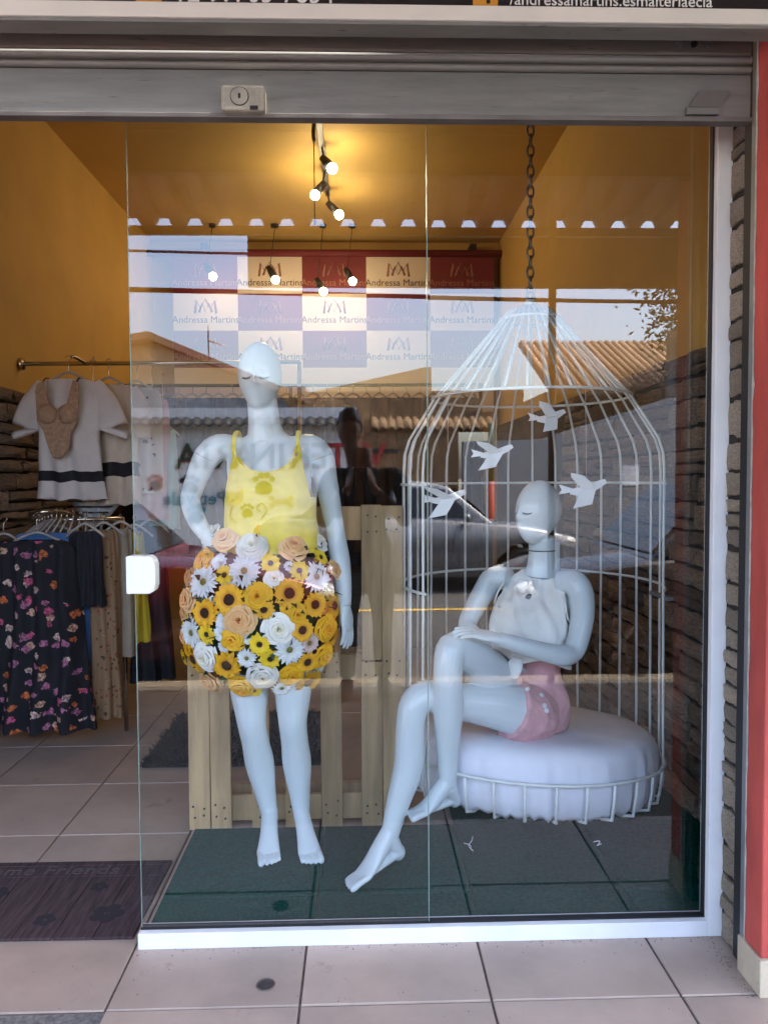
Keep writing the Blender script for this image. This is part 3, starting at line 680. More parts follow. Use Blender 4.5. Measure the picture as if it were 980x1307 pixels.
def add_hand(bm, wrist, d, nrm, thumb, s=1.0, curl=.25, spread=.09):
    """wrist point, d = direction to the fingers, nrm = back of hand, thumb = side (+1/-1) of d x nrm"""
    W = Vector(wrist); d = Vector(d).normalized(); nrm = Vector(nrm); nrm = (nrm-d*nrm.dot(d)).normalized(); sd = d.cross(nrm).normalized()*thumb
    tube(bm, [W-d*.02, W+d*.02*s, W+d*.055*s, W+d*.088*s], [(.024*s, .019*s), (.030*s, .017*s), (.038*s, .014*s), (.036*s, .011*s)], n=14, sub=3, side=sd)
    for k, (off, ln) in enumerate(((.027, .070), (.0095, .078), (-.0085, .073), (-.026, .058))):
        a = spread*(1.5-k); fd = (d*math.cos(a)+sd*math.sin(a)).normalized(); p = W+d*.084*s+sd*off*s; pts = [p-fd*.015*s, p]
        cang = 0
        for q, fr in enumerate((.45, .30, .25)):
            cang += curl*(1.0 if q else .7)*(1+.12*k); p = p+(fd*math.cos(cang)-nrm*math.sin(cang))*ln*fr*s; pts.append(p)
        tube(bm, pts, [.0088*s, .0088*s, .0082*s, .0074*s, .0050*s], n=10, sub=3)
    p = W+d*.022*s+sd*.022*s; t1 = (d*.75+sd*.62-nrm*.22).normalized(); t2 = (d*.93+sd*.25-nrm*.25).normalized()
    tube(bm, [p-t1*.01, p+t1*.022*s, p+t1*.044*s, p+t1*.044*s+t2*.024*s, p+t1*.044*s+t2*.040*s], [.012*s, .0115*s, .0095*s, .0085*s, .0055*s], n=10, sub=3)
def add_foot(bm, ank, heel, ball, toe, up, toesplay=1):
    A, H, B, T = map(Vector, (ank, heel, ball, toe)); f = (B-A).normalized(); up = Vector(up); sd = f.cross(up).normalized(); up2 = sd.cross(f)
    tube(bm, [A+up2*.015-f*.02, A.lerp(B, .35)+up2*.006, A.lerp(B, .7), B, B.lerp(T, .22)], [(.030, .033), (.031, .031), (.036, .024), (.042, .017), (.040, .011)], n=16, sub=3, side=sd)
    ell(bm, H, (.027, .027, .030)); tube(bm, [A, A.lerp(H, .5), H], [.031, .028, .024], n=12, sub=2)
    tube(bm, [H, H.lerp(B, .5), B], [(.024, .018), (.028, .016), (.036, .013)], n=12, sub=2, side=sd)
    td = (T-B).normalized(); L = (T-B).length
    for k, (o_, ln, r) in enumerate(((-.029, 1.12, .0118), (-.0085, 1.08, .0078), (.0075, 1.0, .0074), (.022, .9, .007), (.035, .76, .0066))):
        p = B.lerp(T, .10)+sd*o_*toesplay; tube(bm, [p, p+td*L*.35*ln, p+td*L*.62*ln-up2*.002, p+td*L*.78*ln-up2*.005], [r, r, r*1.02, r*.6], n=10, sub=2)
TORSO = [(.835, .07, .08, .0), (.87, .150, .105, .005), (.93, .172, .118, .018), (.985, .166, .110, .014), (1.05, .142, .094, .004), (1.12, .120, .083, -.004), (1.17, .118, .082, -.006), (1.23, .128, .088, -.008), (1.30, .143, .094, -.008), (1.36, .150, .093, -.004), (1.42, .152, .084, .004), (1.465, .146, .070, .012), (1.50, .112, .058, .016), (1.53, .066, .053, .018), (1.57, .050, .051, .014), (1.62, .046, .049, .006), (1.66, .044, .048, .0)]
def add_torso(bm, mx, neck=True, bust=True, scale=1.0, bend=lambda z: (0, 0)):
    rows = [t for t in TORSO if neck or t[0] < 1.5]; D = catmull([list(t)+list(bend(t[0])) for t in rows], 4); rings_ = []
    for z, rx, ry, cy, bx, by in D:
        rings_.append([bm.verts.new(mx @ Vector((bx+rx*scale*math.copysign(abs(math.cos(a))**.9, math.cos(a)), by+cy+ry*scale*math.copysign(abs(math.sin(a))**.9, math.sin(a)), z))) for a in [2*math.pi*k/32 for k in range(32)]])
    for A, B in zip(rings_, rings_[1:]):
        for k in range(32): bm.faces.new((A[k], A[(k+1) % 32], B[(k+1) % 32], B[k]))
    bm.faces.new(rings_[0][::-1]); bm.faces.new(rings_[-1])
    if bust:
        for s in (-1, 1):
            bx, by = bend(1.33); r3 = mx.to_3x3(); e = Vector((s*.072+bx, -.080+by, 1.325)); ell(bm, mx @ e, (.060, .052, .060))
            tube(bm, [mx @ Vector((s*.085+bx, -.04+by, 1.43)), mx @ e], [.03, .052], n=12, sub=2)
        for s in (-1, 1):
            bx, by = bend(.92); ell(bm, mx @ Vector((s*.075+bx, .065+by, .92)), (.085, .075, .085))
def lashes(parent, c, rot, s=1.0, eyes=(-1, 1)):
    for e in eyes:
        bm = NB(); P = []
        for k in range(9):
            t = -1+k/4; x = (e*.031+t*.017)*s; z = (-.004-.006*(1-t*t))*s
            y = -.0985*math.sqrt(max(0, 1-(x/(.078*s))**2))*s+.006*s-.0035
            P.append(rot @ Vector((x, y, z))+Vector(c))
        tube(bm, P, [.0008, .0018, .0022, .0024, .0024, .0024, .0022, .0018, .0008], n=6)
        for k in range(1, 8):
            b0 = P[k]; dirv = rot @ Vector(((k-4)*.0012, -.006, -.006)); tube(bm, [b0, b0+dirv], [.0012, .0004], n=4)
        obj('eyelash', bm, 'lash', parent)

def loft(rings_, mx, n=96):
    bm = NB(); D = catmull([list(r) for r in rings_], 9); V = []
    for z, rx, ry, cy in D:
        V.append([bm.verts.new(mx @ Vector((rx*math.copysign(abs(math.cos(a))**.85, math.cos(a)), cy+ry*math.copysign(abs(math.sin(a))**.85, math.sin(a)), z))) for a in [2*math.pi*k/n for k in range(n)]])
    for A, B in zip(V, V[1:]):
        for k in range(n): bm.faces.new((A[k], A[(k+1) % n], B[(k+1) % n], B[k]))
    bmesh.ops.subdivide_edges(bm, edges=bm.edges[:], cuts=1, use_grid_fill=True)
    me = bpy.data.meshes.new('cloth_base'); bm.normal_update(); bm.to_mesh(me); bm.free(); return me
# ---- standing mannequin
SX, SY = -.335, .575
mA = thing('mannequin', 'standing white mannequin in yellow camisole with one hand on its hip', 'mannequin', (SX, SY, MZ))
OFF = Vector((-SX, -SY, -MZ))
def loc(p): return Vector(p)+OFF
T0 = Matrix.Translation((0, 0, -MZ))
bendA = lambda z: (.012*math.sin((z-.85)*4)-.015*max(0, (z-1.1)), .0)
tor = NB(); add_torso(tor, T0, bend=bendA)
body = NB(); add_torso(body, T0, bend=bendA)
Rh = Matrix.Rotation(R(-4), 3, 'Z') @ Matrix.Rotation(R(3), 3, 'X')
HC = loc((-.357, .562, 1.728)); add_head(body, HC, Rh)
tube(body, [loc((-.348, .585, 1.50)), loc((-.352, .58, 1.58)), loc((-.356, .572, 1.66))], [.062, .052, .052], n=18, sub=3)
# picture-left arm: hand on hip
tube(body, [loc((-.435, .59, 1.470)), loc((-.510, .595, 1.478)), loc((-.556, .60, 1.445)), loc((-.590, .61, 1.385)), loc((-.624, .625, 1.305)), loc((-.618, .60, 1.270)), loc((-.590, .56, 1.215)), loc((-.552, .525, 1.165))], [.045, .050, .049, .042, .0365, .036, .034, .026], n=18, sub=4)
add_hand(body, loc((-.550, .523, 1.162)), (.45, -.25, -.62), (-.5, -.75, .0), 1, curl=.22)
# picture-right arm hanging
tube(body, [loc((-.255, .59, 1.470)), loc((-.185, .595, 1.476)), loc((-.146, .60, 1.44)), loc((-.128, .605, 1.36)), loc((-.108, .605, 1.25)), loc((-.092, .60, 1.16)), loc((-.078, .58, 1.07)), loc((-.067, .556, .98)), loc((-.060, .54, .905))], [.045, .050, .049, .044, .038, .034, .037, .032, .024], n=18, sub=4)
add_hand(body, loc((-.060, .54, .905)), (.10, -.10, -.95), (.85, -.45, .2), -1, curl=.16, spread=.05)
# legs on tiptoe
for hx, kx, ax, bx_, tx, kn in ((-.425, -.400, -.343, -.335, -.323, 0), (-.250, -.252, -.226, -.190, -.170, 1)):
    tube(body, [loc((hx, .585, .93)), loc((hx, .575, .84)), loc(((hx*.7+kx*.3), .56, .70)), loc((hx*.25+kx*.75, .545, .56)), loc((kx, .535, .485)), loc((kx*.8+ax*.2, .555, .40)), loc((kx*.6+ax*.4, .575, .315)), loc((kx*.25+ax*.75, .575, .20)), loc((ax, .570, .125))], [.088, .094, .082, .063, .052, .050, .053, .038, .030], n=20, sub=4)
    add_foot(body, loc((ax, .570, .120)), loc((ax, .605, .072)), loc((bx_, .452, .044)), loc((tx, .385, .030)), (0, -.4, 1), 1 if kn else -1)
meA = remesh(body, .0034, 4)
bo = obj('body', meA, 'manq', mA, smooth=True)
lashes(mA, HC, Rh)
def seam(parent, c, ax, ra, rb):
    ax = Vector(ax).normalized(); u = ax.orthogonal().normalized(); v = ax.cross(u)
    obj('joint_seam', tube(NB(), [Vector(c)+u*ra*math.cos(t)+v*rb*math.sin(t) for t in [2*math.pi*k/30 for k in range(30)]], .0011, n=5, closed=True), 'seamline', parent)
M['seamline'] = mat('grey_seam', (.34, .36, .37), .6)
seam(mA, loc((-.556, .60, 1.445)), (-.5, .1, -1), .0492, .0492); seam(mA, loc((-.146, .60, 1.44)), (.35, .05, -1), .0492, .0492); seam(mA, loc((-.060, .54, .905)), (.08, -.15, -1), .0242, .0242)
tor.free(); meT = loft([(1.09, .172, .125, -.012), (1.16, .166, .124, -.016), (1.24, .160, .128, -.024), (1.32, .156, .134, -.029), (1.38, .153, .116, -.018), (1.43, .150, .090, -.004), (1.475, .147, .078, .010)], T0 @ Matrix.Translation((.012, 0, 0)))
def keepA(p):
    x, y, z = p.x-bendA(p.z)[0], p.y, p.z+MZ
    if z < 1.10 or z > 1.545: return False
    strap = .107 < abs(x) < .121
    if z > 1.44: return strap
    if y < .0:     # front scoop
        lim = 1.385+.09*(abs(x)/.112)**2.4
        if abs(x) < .108 and z > lim: return False
    else:
        if abs(x) < .108 and z > 1.40+.05*(abs(x)/.1)**2: return False
    if abs(x) > .121 and z > 1.30+.14*max(0, (.147-abs(x))/.026): return False
    return True
def dispA(p):
    z = p.z+MZ; k = max(0, (1.34-z)/.2)
    return .010*k*noise.noise(Vector((p.x*11, p.y*11, z*3)))+.006*noise.noise(Vector((p.x*20, p.y*20, z*9)))*min(1, k+.4)
obj('camisole', shell(meT, keepA, .002, dispA), 'yellowtop', mA)
obj('neck_binding', tube(NB(), [(-.110+bendA(1.47)[0], -.072, 1.478-MZ), (-.095, -.098, 1.43-MZ), (-.06, -.106, 1.398-MZ), (0, -.107, 1.386-MZ), (.06, -.106, 1.398-MZ), (.095, -.098, 1.43-MZ), (.110+bendA(1.47)[0], -.072, 1.478-MZ)], .0042, n=7, sub=4), 'yellowtop', mA)
for s in (-1, 1):
    bx = bendA(1.47)[0]
    obj('strap', tube(NB(), [(s*.112+bx, -.072, 1.455-MZ), (s*.113+bx, -.066, 1.49-MZ), (s*.112+bx, -.035, 1.522-MZ), (s*.110+bx, .012, 1.536-MZ), (s*.110+bx, .062, 1.512-MZ), (s*.112+bx, .086, 1.46-MZ)], [(.0085, .003)]*6, n=8, sub=4, side=(1, 0, 0)), 'yellowtop', mA)

# ---- seated mannequin
mB = thing('mannequin', 'seated white mannequin in white top and pink shorts with crossed legs', 'mannequin', (.66, .66, .37))
OFFB = Vector((-.66, -.66, -.37)); locB = lambda p: Vector(p)+OFFB
phi = R(-37)
TB = Matrix.Translation(locB((.607, .645, .475))) @ Matrix.Rotation(R(7.5), 4, 'Y') @ Matrix.Rotation(phi, 4, 'Z') @ Matrix.Rotation(R(-3), 4, 'X') @ Matrix.Diagonal((.94, .92, .885, 1)) @ Matrix.Translation((0, 0, -.915))
bendB = lambda z: (.0, .035*math.sin(max(0, min(1, (z-.9)/.55))*math.pi)*-.3)
torB = NB(); add_torso(torB, TB, bend=bendB, neck=True)
bodyB = NB(); add_torso(bodyB, TB, bend=bendB)
HB = locB((.664, .635, 1.232)); RhB = Matrix.Rotation(R(-60), 3, 'Z') @ Matrix.Rotation(R(-5), 3, 'X')
add_head(bodyB, HB, RhB, .97)
tube(bodyB, [locB((.680, .665, .99)), locB((.682, .66, 1.06)), locB((.68, .65, 1.14))], [.06, .050, .050], n=18, sub=3)
# near arm (her left) lying across to the raised knee
tube(bodyB, [locB((.735, .595, .972)), locB((.778, .560, .975)), locB((.798, .540, .935)), locB((.792, .50, .86)), locB((.765, .465, .775)), locB((.738, .445, .742)), locB((.69, .415, .742)), locB((.58, .388, .775)), locB((.470, .368, .812))], [.044, .049, .048, .043, .038, .036, .036, .031, .024], n=18, sub=4)
add_hand(bodyB, locB((.468, .368, .813)), (-.95, -.04, .25), (.2, -.25, 1), 1, curl=.17, spread=.06)
# far arm
tube(bodyB, [locB((.575, .73, .972)), locB((.520, .77, .965)), locB((.490, .775, .925)), locB((.450, .765, .865)), locB((.412, .74, .800)), locB((.415, .71, .775)), locB((.445, .66, .745)), locB((.475, .605, .715))], [.044, .049, .047, .041, .036, .035, .034, .025], n=18, sub=4)
add_hand(bodyB, locB((.475, .603, .714)), (.62, -.42, -.50), (-.2, -.75, .55), -1, curl=.2)
thB = NB()   # thigh roots for the shorts
def leg(bm, pts, rad): tube(bm, pts, rad, n=20, sub=4)
legA_pts = [(.585, .705, .49), (.540, .655, .545), (.475, .55, .635), (.385, .445, .735), (.318, .392, .778), (.298, .372, .745), (.292, .368, .67), (.296, .39, .565), (.296, .405, .42), (.296, .402, .295)]
legB_pts = [(.650, .570, .475), (.600, .535, .500), (.50, .495, .54), (.35, .45, .575), (.232, .425, .602), (.182, .405, .580), (.165, .395, .50), (.160, .395, .37), (.118, .37, .24), (.090, .348, .140)]
rl = [.088, .096, .086, .066, .057, .053, .050, .053, .040, .030]
leg(bodyB, [locB(p) for p in legA_pts], rl); leg(bodyB, [locB(p) for p in legB_pts], rl)
add_foot(bodyB, locB((.296, .402, .290)), locB((.322, .432, .232)), locB((.205, .365, .222)), locB((.148, .335, .213)), (-.2, 0, 1), 1)
add_foot(bodyB, locB((.090, .348, .135)), locB((.118, .366, .078)), locB((.0, .275, .048)), locB((-.062, .228, .030)), (-.5, -.2, 1), 1)
meB = remesh(bodyB, .0034, 4)
obj('body', meB, 'manq', mB, smooth=True)
lashes(mB, HB, RhB, .97)
for s_ in (-1, 1):   # bound armholes
    pts = [TB @ Vector((s_*x_, y_, z_)) for x_, y_, z_ in ((.128, -.085, 1.455), (.146, -.092, 1.40), (.158, -.075, 1.35), (.166, -.01, 1.325), (.158, .055, 1.35), (.14, .07, 1.42))]
    obj('armhole_binding', tube(NB(), pts, .0035, n=6, sub=4), 'whitecloth', mB)
jl = [locB((.681+.0515*math.cos(t), .657+.0515*math.sin(t), 1.088)) for t in [2*math.pi*k/28 for k in range(28)]]
obj('neck_joint', tube(NB(), jl, .0022, n=5, closed=True), 'joint', mB)
torB.free(); meTB = loft([(1.13, .164, .142, -.030), (1.16, .158, .136, -.027), (1.20, .155, .132, -.026), (1.28, .156, .140, -.032), (1.345, .155, .130, -.026), (1.41, .152, .104, -.008), (1.46, .140, .084, .008), (1.49, .108, .072, .014), (1.512, .072, .062, .016)], TB); TBi = TB.inverted()
def keepB(p):
    q = TBi @ p; x, y, z = q.x, q.y, q.z
    if z < 1.155+.016*math.sin(x*30+y*14) or z > 1.515: return False
    if y < .012 and abs(x) < .075 and z > 1.485+.02*(abs(x)/.075)**2: return False
    if y >= .012 and abs(x) < .075 and z > 1.47: return False
    if abs(x) > .118 and z > 1.33+.12*max(0, (.150-abs(x))/.032): return False
    if y < 0 and abs(x) < .006*(1.48-z)/.1 and 1.40 < z: return False
    return True
def dispB(p):
    q = TBi @ p; k = max(0, (1.36-q.z)/.3)
    return .026*noise.noise(Vector((q.x*13+q.z*5, q.y*13, q.z*4)))*min(1, k+.25)+.011*noise.noise(Vector((q.x*26+q.z*16, q.y*26, q.z*9)))
obj('blouse', shell(meTB, keepB, .004, dispB), 'whitecloth', mB)
obj('collar_bow', tube(NB(), [locB((.60, .585, .985)), locB((.59, .575, .965)), locB((.595, .565, .94))], [(.02, .006), (.024, .007), (.008, .004)], n=10, sub=3, side=(.8, -.6, 0)), 'whitecloth', mB)
bm = NB(); fl = [(.560, .50, .715), (.548, .492, .69), (.545, .488, .665), (.55, .488, .645)]; tube(bm, [locB(p) for p in fl], [(.02, .006), (.030, .007), (.026, .006), (.010, .004)], n=12, sub=4, side=(.8, -.5, 0)); obj('blouse_tail', bm, 'whitecloth', mB)
shB = NB(); Tall = TORSO; TORSO = [(z, rx*1.075+.003, ry*1.08+.004, cy) for z, rx, ry, cy in Tall if z < 1.20]
add_torso(shB, TB, bend=bendB, neck=False, bust=False)
for s_ in (-1, 1): ell(shB, TB @ Vector((s_*.075, .065, .92)), (.092, .083, .090))
TORSO = Tall
def stub(pts, f, rads):
    P = [Vector(p) for p in pts[:3]]; P[2] = P[1].lerp(P[2], f); tube(shB, [locB(p) for p in P], rads, n=28, sub=5)
stub(legA_pts, .80, [.098, .109, .104]); stub(legB_pts, .62, [.098, .110, .108])
meS = remesh(shB, .0045, 2)
SN = [v.normal.copy() for v in meS.vertices]; SCo = [v.co.copy() for v in meS.vertices]
for v, nn_, co_ in zip(meS.vertices, SN, SCo):
    q = TBi @ co_; v.co = co_+nn_*(.006*noise.noise(Vector((q.x*14, q.y*14, q.z*26)))+.004*noise.noise(Vector((q.x*34, q.y*34, q.z*30))))
shorts = obj('shorts', meS, 'pink', mB, smooth=True)
wb = [TB @ Vector((.1285*math.cos(t), -.005+.0935*math.sin(t), 1.15)) for t in [2*math.pi*k/40 for k in range(40)]]
obj('waistband_seam', tube(NB(), wb, .003, n=6, closed=True), 'pink', mB)
for p0, p1, f, r_ in ((legA_pts[1], legA_pts[2], .78, .103), (legB_pts[1], legB_pts[2], .60, .107)):   # frayed hem
    c0 = Vector(p0).lerp(Vector(p1), f); ax = (Vector(p1)-Vector(p0)).normalized(); u = ax.orthogonal().normalized(); v_ = ax.cross(u)
    fb = NB(); rf = random.Random(int(r_*1000))
    for k in range(150):
        t = rf.uniform(0, 6.28); p = c0+u*math.cos(t)*r_+v_*math.sin(t)*r_; d = (ax+Vector((rf.gauss(0, .4), rf.gauss(0, .4), rf.gauss(0, .4)))).normalized()*rf.uniform(.005, .014); w3 = u*math.sin(t)*.0008-v_*math.cos(t)*.0008
        fb.faces.new([fb.verts.new(locB(q)) for q in (p-w3, p+w3, p+d)])
    tag(obj('frayed_hem', fb, 'pinkpale_thread', mB), kind='stuff')
for p in ((.600, .44, .655), (.665, .45, .632), (.655, .43, .565), (.657, .43, .543)):
    # sit the buttons on the cloth
    bt = obj('button', cyl(NB(), (0, 0, 0), .0085, .004, n=16), 'white_alu', mB); bt.location = locB(p)
    bt['_b'] = 1
for b in [o for o in mB.children if o.get('_b')]:
    best = min(shorts.data.vertices, key=lambda v: (v.co-b.location).length_squared); nn = best.normal
    if nn.dot(Vector((0, -1, 0))) < 0: nn = -nn
    b.location = best.co+nn*.003; b.rotation_euler = nn.to_track_quat('Z', 'Y').to_euler(); del b['_b']

# ---- the person taking the photograph (seen in the glass)
M['skin'] = mat('skin', (.42, .25, .17), .55, .05, 10, trans=.05); M['blackcloth'] = mat('black_tshirt', (.018, .018, .02), .85, .2, 20, .2, 150); M['jeans'] = mat('dark_jeans', (.03, .04, .065), .85, .2, 30, .2, 200)
M['hair'] = mat('dark_hair', (.025, .017, .012), .5, .3, 60); M['shoe'] = mat('dark_shoe', (.03, .03, .03), .6)
PXc, PYc = .02, -2.62
pe = thing('person', 'person in black shirt and dark jeans holding up a phone', 'person', (PXc, PYc, 0), math.pi)
pb = NB(); TP = Matrix.Diagonal((1.12, 1.1, .935, 1)); add_torso(pb, TP, bust=False)
HP = Vector((.085, -.05, 1.655)); RP = Matrix.Rotation(R(10), 3, 'Z') @ Matrix.Rotation(R(14), 3, 'X'); add_head(pb, HP, RP, .95)
tube(pb, [(.02, .01, 1.38), (.05, 0, 1.47), (.075, -.02, 1.57)], [.065, .058, .055], n=16, sub=3)
hold = Vector((.02, -.30, 1.345))
for s in (-1, 1):
    el_ = (s*.25, -.09, 1.10); wr = (hold.x+s*.075, hold.y+.045, 1.30)
    tube(pb, [(s*.11, .01, 1.375), (s*.185, .005, 1.375), (s*.225, -.01, 1.32), (s*.25, -.05, 1.20), el_, (s*.21, -.15, 1.15), wr], [.05, .058, .055, .047, .042, .040, .028], n=16, sub=4)
    add_hand(pb, wr, (-s*.25, -.18, .9), (s*.8, -.55, .1), s if s > 0 else s, curl=.42, s=.95)
for s in (-1, 1):
    tube(pb, [(s*.09, .01, .88), (s*.10, .0, .78), (s*.105, -.01, .62), (s*.11, -.01, .47), (s*.11, .015, .33), (s*.115, .02, .11)], [.10, .10, .083, .064, .062, .05], n=18, sub=4)
    tube(pb, [(s*.115, .06, .05), (s*.118, .0, .055), (s*.125, -.10, .04), (s*.13, -.17, .03)], [(.04, .045), (.042, .048), (.046, .036), (.03, .024)], n=14, sub=3, side=(1, 0, 0))
meP = remesh(pb, .007, 5)
o = obj('body', meP, ['skin', 'blackcloth', 'jeans', 'shoe'], pe, smooth=True)
for f in meP.polygons:
    c = f.center
    if c.z < .09: k = 3
    elif c.z < .93 and abs(c.x) < .2 and c.y > -.13: k = 2
    elif c.z < 1.43 and (Vector((c.x, c.y, c.z))-Vector((.02, -.30, 1.36))).length > .14 and not (c.z > 1.40 and abs(c.x-.03) < .06): k = 1
    else: k = 0
    f.material_index = k
bm = NB(); add_head(bm, HP+Vector((0, .012, .018)), RP, 1.03)
RPi = RP.inverted(); hd_ = [v for v in bm.verts if (lambda q: q.y < -.025-.02*(q.z > .05) and q.z < .062)(RPi @ (v.co-HP)) or (RPi @ (v.co-HP)).z < -.085]
bmesh.ops.delete(bm, geom=hd_, context='VERTS')
for v in bm.verts: v.co += (v.co-HP).normalized()*(.006*noise.noise(v.co*40))
o = obj('hair', bm, 'hair', pe, smooth=True); s_ = o.modifiers.new('s', 'SOLIDIFY'); s_.thickness = .012
ph = thing('phone', 'black phone held in both hands by the person', 'phone', (0, -2.325, 1.345)); boxo('case', (-.040, -.006, -.078), (.040, .004, .078), 'black', ph, bevel=.006)

# ================================================================ FLOWER SKIRT
SKX, SKY, SKZ = -.362, .565, .905
sk = thing('flower_skirt', 'balloon skirt of yellow, peach and white artificial flowers on the standing mannequin', 'skirt', (SKX, SKY, SKZ))
RX, RY, RZ = .258, .195, .285
bm = NB(); ell(bm, (0, 0, 0), (RX*.93, RY*.93, RZ*.96), u=40, v=28)
for v in bm.verts:
    t = v.co.z/RZ
    v.co.x *= 1+.12*(-t if t < 0 else -.30*t); v.co += v.co.normalized()*.012*noise.noise(v.co*18)
bmesh.ops.delete(bm, geom=[v for v in bm.verts if abs(v.co.z) > .272], context='VERTS')
obj('green_lining', bm, 'leafgreen', sk, smooth=True)
def pm(name, inner, outer, cpos=.45, rough=.6):
    """petal colour runs from the heart of the flower (inner) to the rim (outer): the bloom's own pigment"""
    m = bpy.data.materials.new(name); m.use_nodes = True; n = m.node_tree.nodes; l = m.node_tree.links; b = n['Principled BSDF']; b.inputs['Roughness'].default_value = rough
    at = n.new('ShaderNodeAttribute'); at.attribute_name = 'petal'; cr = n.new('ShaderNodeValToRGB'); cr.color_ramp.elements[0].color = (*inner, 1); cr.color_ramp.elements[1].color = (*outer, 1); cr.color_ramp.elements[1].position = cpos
    oi = n.new('ShaderNodeObjectInfo'); mr = n.new('ShaderNodeMapRange'); mr.inputs['To Min'].default_value = .82; mr.inputs['To Max'].default_value = 1.1; l.new(oi.outputs['Random'], mr.inputs['Value'])
    hs = n.new('ShaderNodeHueSaturation'); l.new(mr.outputs[0], hs.inputs['Value']); l.new(at.outputs['Fac'], cr.inputs[0]); l.new(cr.outputs[0], hs.inputs['Color']); l.new(hs.outputs[0], b.inputs['Base Color'])
    M[name] = m
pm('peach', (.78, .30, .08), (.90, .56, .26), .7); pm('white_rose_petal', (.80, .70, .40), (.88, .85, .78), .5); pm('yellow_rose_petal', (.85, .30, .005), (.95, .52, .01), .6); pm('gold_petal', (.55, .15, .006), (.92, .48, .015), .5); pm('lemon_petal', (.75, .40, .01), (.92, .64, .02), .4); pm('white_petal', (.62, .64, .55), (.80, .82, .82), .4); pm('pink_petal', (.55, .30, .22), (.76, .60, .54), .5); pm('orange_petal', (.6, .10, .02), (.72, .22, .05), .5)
M['brown_disc'] = mat('brown_flower_disc', (.07, .028, .012), .9, .5, 300, .8, 500); M['dark_disc'] = mat('dark_flower_disc', (.02, .018, .01), .9, .5, 300); M['green_disc'] = mat('green_yellow_disc', (.22, .22, .05), .9, .4, 300, .6, 500)
def rose_mesh(seed, layers, open_):
    rs = random.Random(seed); bm = NB(); lay = bm.verts.layers.float.new('petal'); a0 = rs.uniform(0, 6)
    for li, (cnt, rt_, zt, wd) in enumerate(layers):
        a0 += 1.9
        for k in range(cnt):
            a = a0+2*math.pi*k/cnt+rs.uniform(-.12, .12); g = []; rt = rt_*rs.uniform(.93, 1.07); zz = zt+rs.uniform(-.03, .03); ph_ = rs.uniform(0, 6); tw = rs.uniform(.03, .10)
            for j in range(6):
                v = j/5; row = []
                for i in range(7):
                    u = -1+i/3; half = wd*(.62+.38*math.sin(v*math.pi*.55)); ang = a+u*half
                    roll = max(0, v-.72)/.28
                    rad = rt*(.42+.58*v**1.5)+tw*(u*.5+.5)*v*(.35+rt)+.07*roll*rt*(1-.3*u*u)+.03*rt*math.sin(3*u+ph_)*v
                    z = zz-.50+.52*math.sin(min(1, v*1.08)*math.pi/2)-.07*roll**2*(.4+rt)-.10*u*u*v*v*(.4+rt)
                    vv = bm.verts.new((rad*math.cos(ang), rad*math.sin(ang), z)); vv[lay] = max(0, min(1, (v-.45)*1.5))*(.45+.55*li/(len(layers)-1)); row.append(vv)  # petal bases darker: shade between the layers put into the colour
                g.append(row)
            for j in range(5):
                for i in range(6): f = bm.faces.new((g[j][i], g[j][i+1], g[j+1][i+1], g[j+1][i])); f.smooth = True
    me = bpy.data.meshes.new('rose'); bm.to_mesh(me); bm.free(); return me
LR = [(2, .09, .66, 1.5), (3, .19, .68, 1.15), (3, .30, .67, 1.15), (4, .42, .63, .92), (5, .55, .55, .78), (5, .69, .44, .76), (6, .86, .30, .62)]
def daisy_mesh(seed, n, w_, inner, rows=2):
    rs = random.Random(seed); bm = NB(); lay = bm.verts.layers.float.new('petal')
    for rw in range(rows):
        for k in range(n):
            a = 2*math.pi*(k+.5*rw)/n+rs.uniform(-.08, .08); L = rs.uniform(.88, 1.05)*(1-.14*rw); tilt = rs.uniform(-.05, .14)+.16*rw; g = []
            for j in range(5):
                v = j/4; r = inner+(L-inner)*v; hw = w_*(.45+.75*math.sin(math.pi*min(.93, .15+.78*v)))*(1 if v < .99 else .32)
                z = tilt*r*.8+.16*r*(1-r)-.10*v**3
                row = []
                for i in (-1, 0, 1):
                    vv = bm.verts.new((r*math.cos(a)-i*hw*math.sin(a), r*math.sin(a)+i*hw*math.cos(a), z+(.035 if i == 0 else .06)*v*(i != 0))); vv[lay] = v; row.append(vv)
                g.append(row)
            for j in range(4):
                for i in range(2): f = bm.faces.new((g[j][i], g[j][i+1], g[j+1][i+1], g[j+1][i])); f.smooth = True
    me = bpy.data.meshes.new('daisy'); bm.to_mesh(me); bm.free(); return me
def disc_mesh(r, h):
    bm = NB(); ell(bm, (0, 0, .05), (r, r, h), u=16, v=8)
    for v in bm.verts: v.co *= 1+.08*noise.noise(v.co*14)
    me = bpy.data.meshes.new('flower_centre'); bm.to_mesh(me); bm.free(); me.polygons.foreach_set('use_smooth', [True]*len(me.polygons)); return me
FM = {'rose': [rose_mesh(k, LR, 1) for k in range(4)], 'S': [daisy_mesh(20+k, 15, .15, .22) for k in range(3)], 'D': [daisy_mesh(30+k, 20, .10, .18) for k in range(3)], 's': [daisy_mesh(40+k, 11, .17, .18) for k in range(2)], 'c': [daisy_mesh(50+k, 11, .20, .05, 3) for k in range(2)]}
CM = {'S': disc_mesh(.34, .16), 'D': disc_mesh(.20, .12), 's': disc_mesh(.26, .14)}
def mcopy(me, m):
    key = me.name+m
    if key not in MC: c = me.copy(); c.materials.clear(); c.materials.append(M[m]); MC[key] = c
    return MC[key]
MC = {}
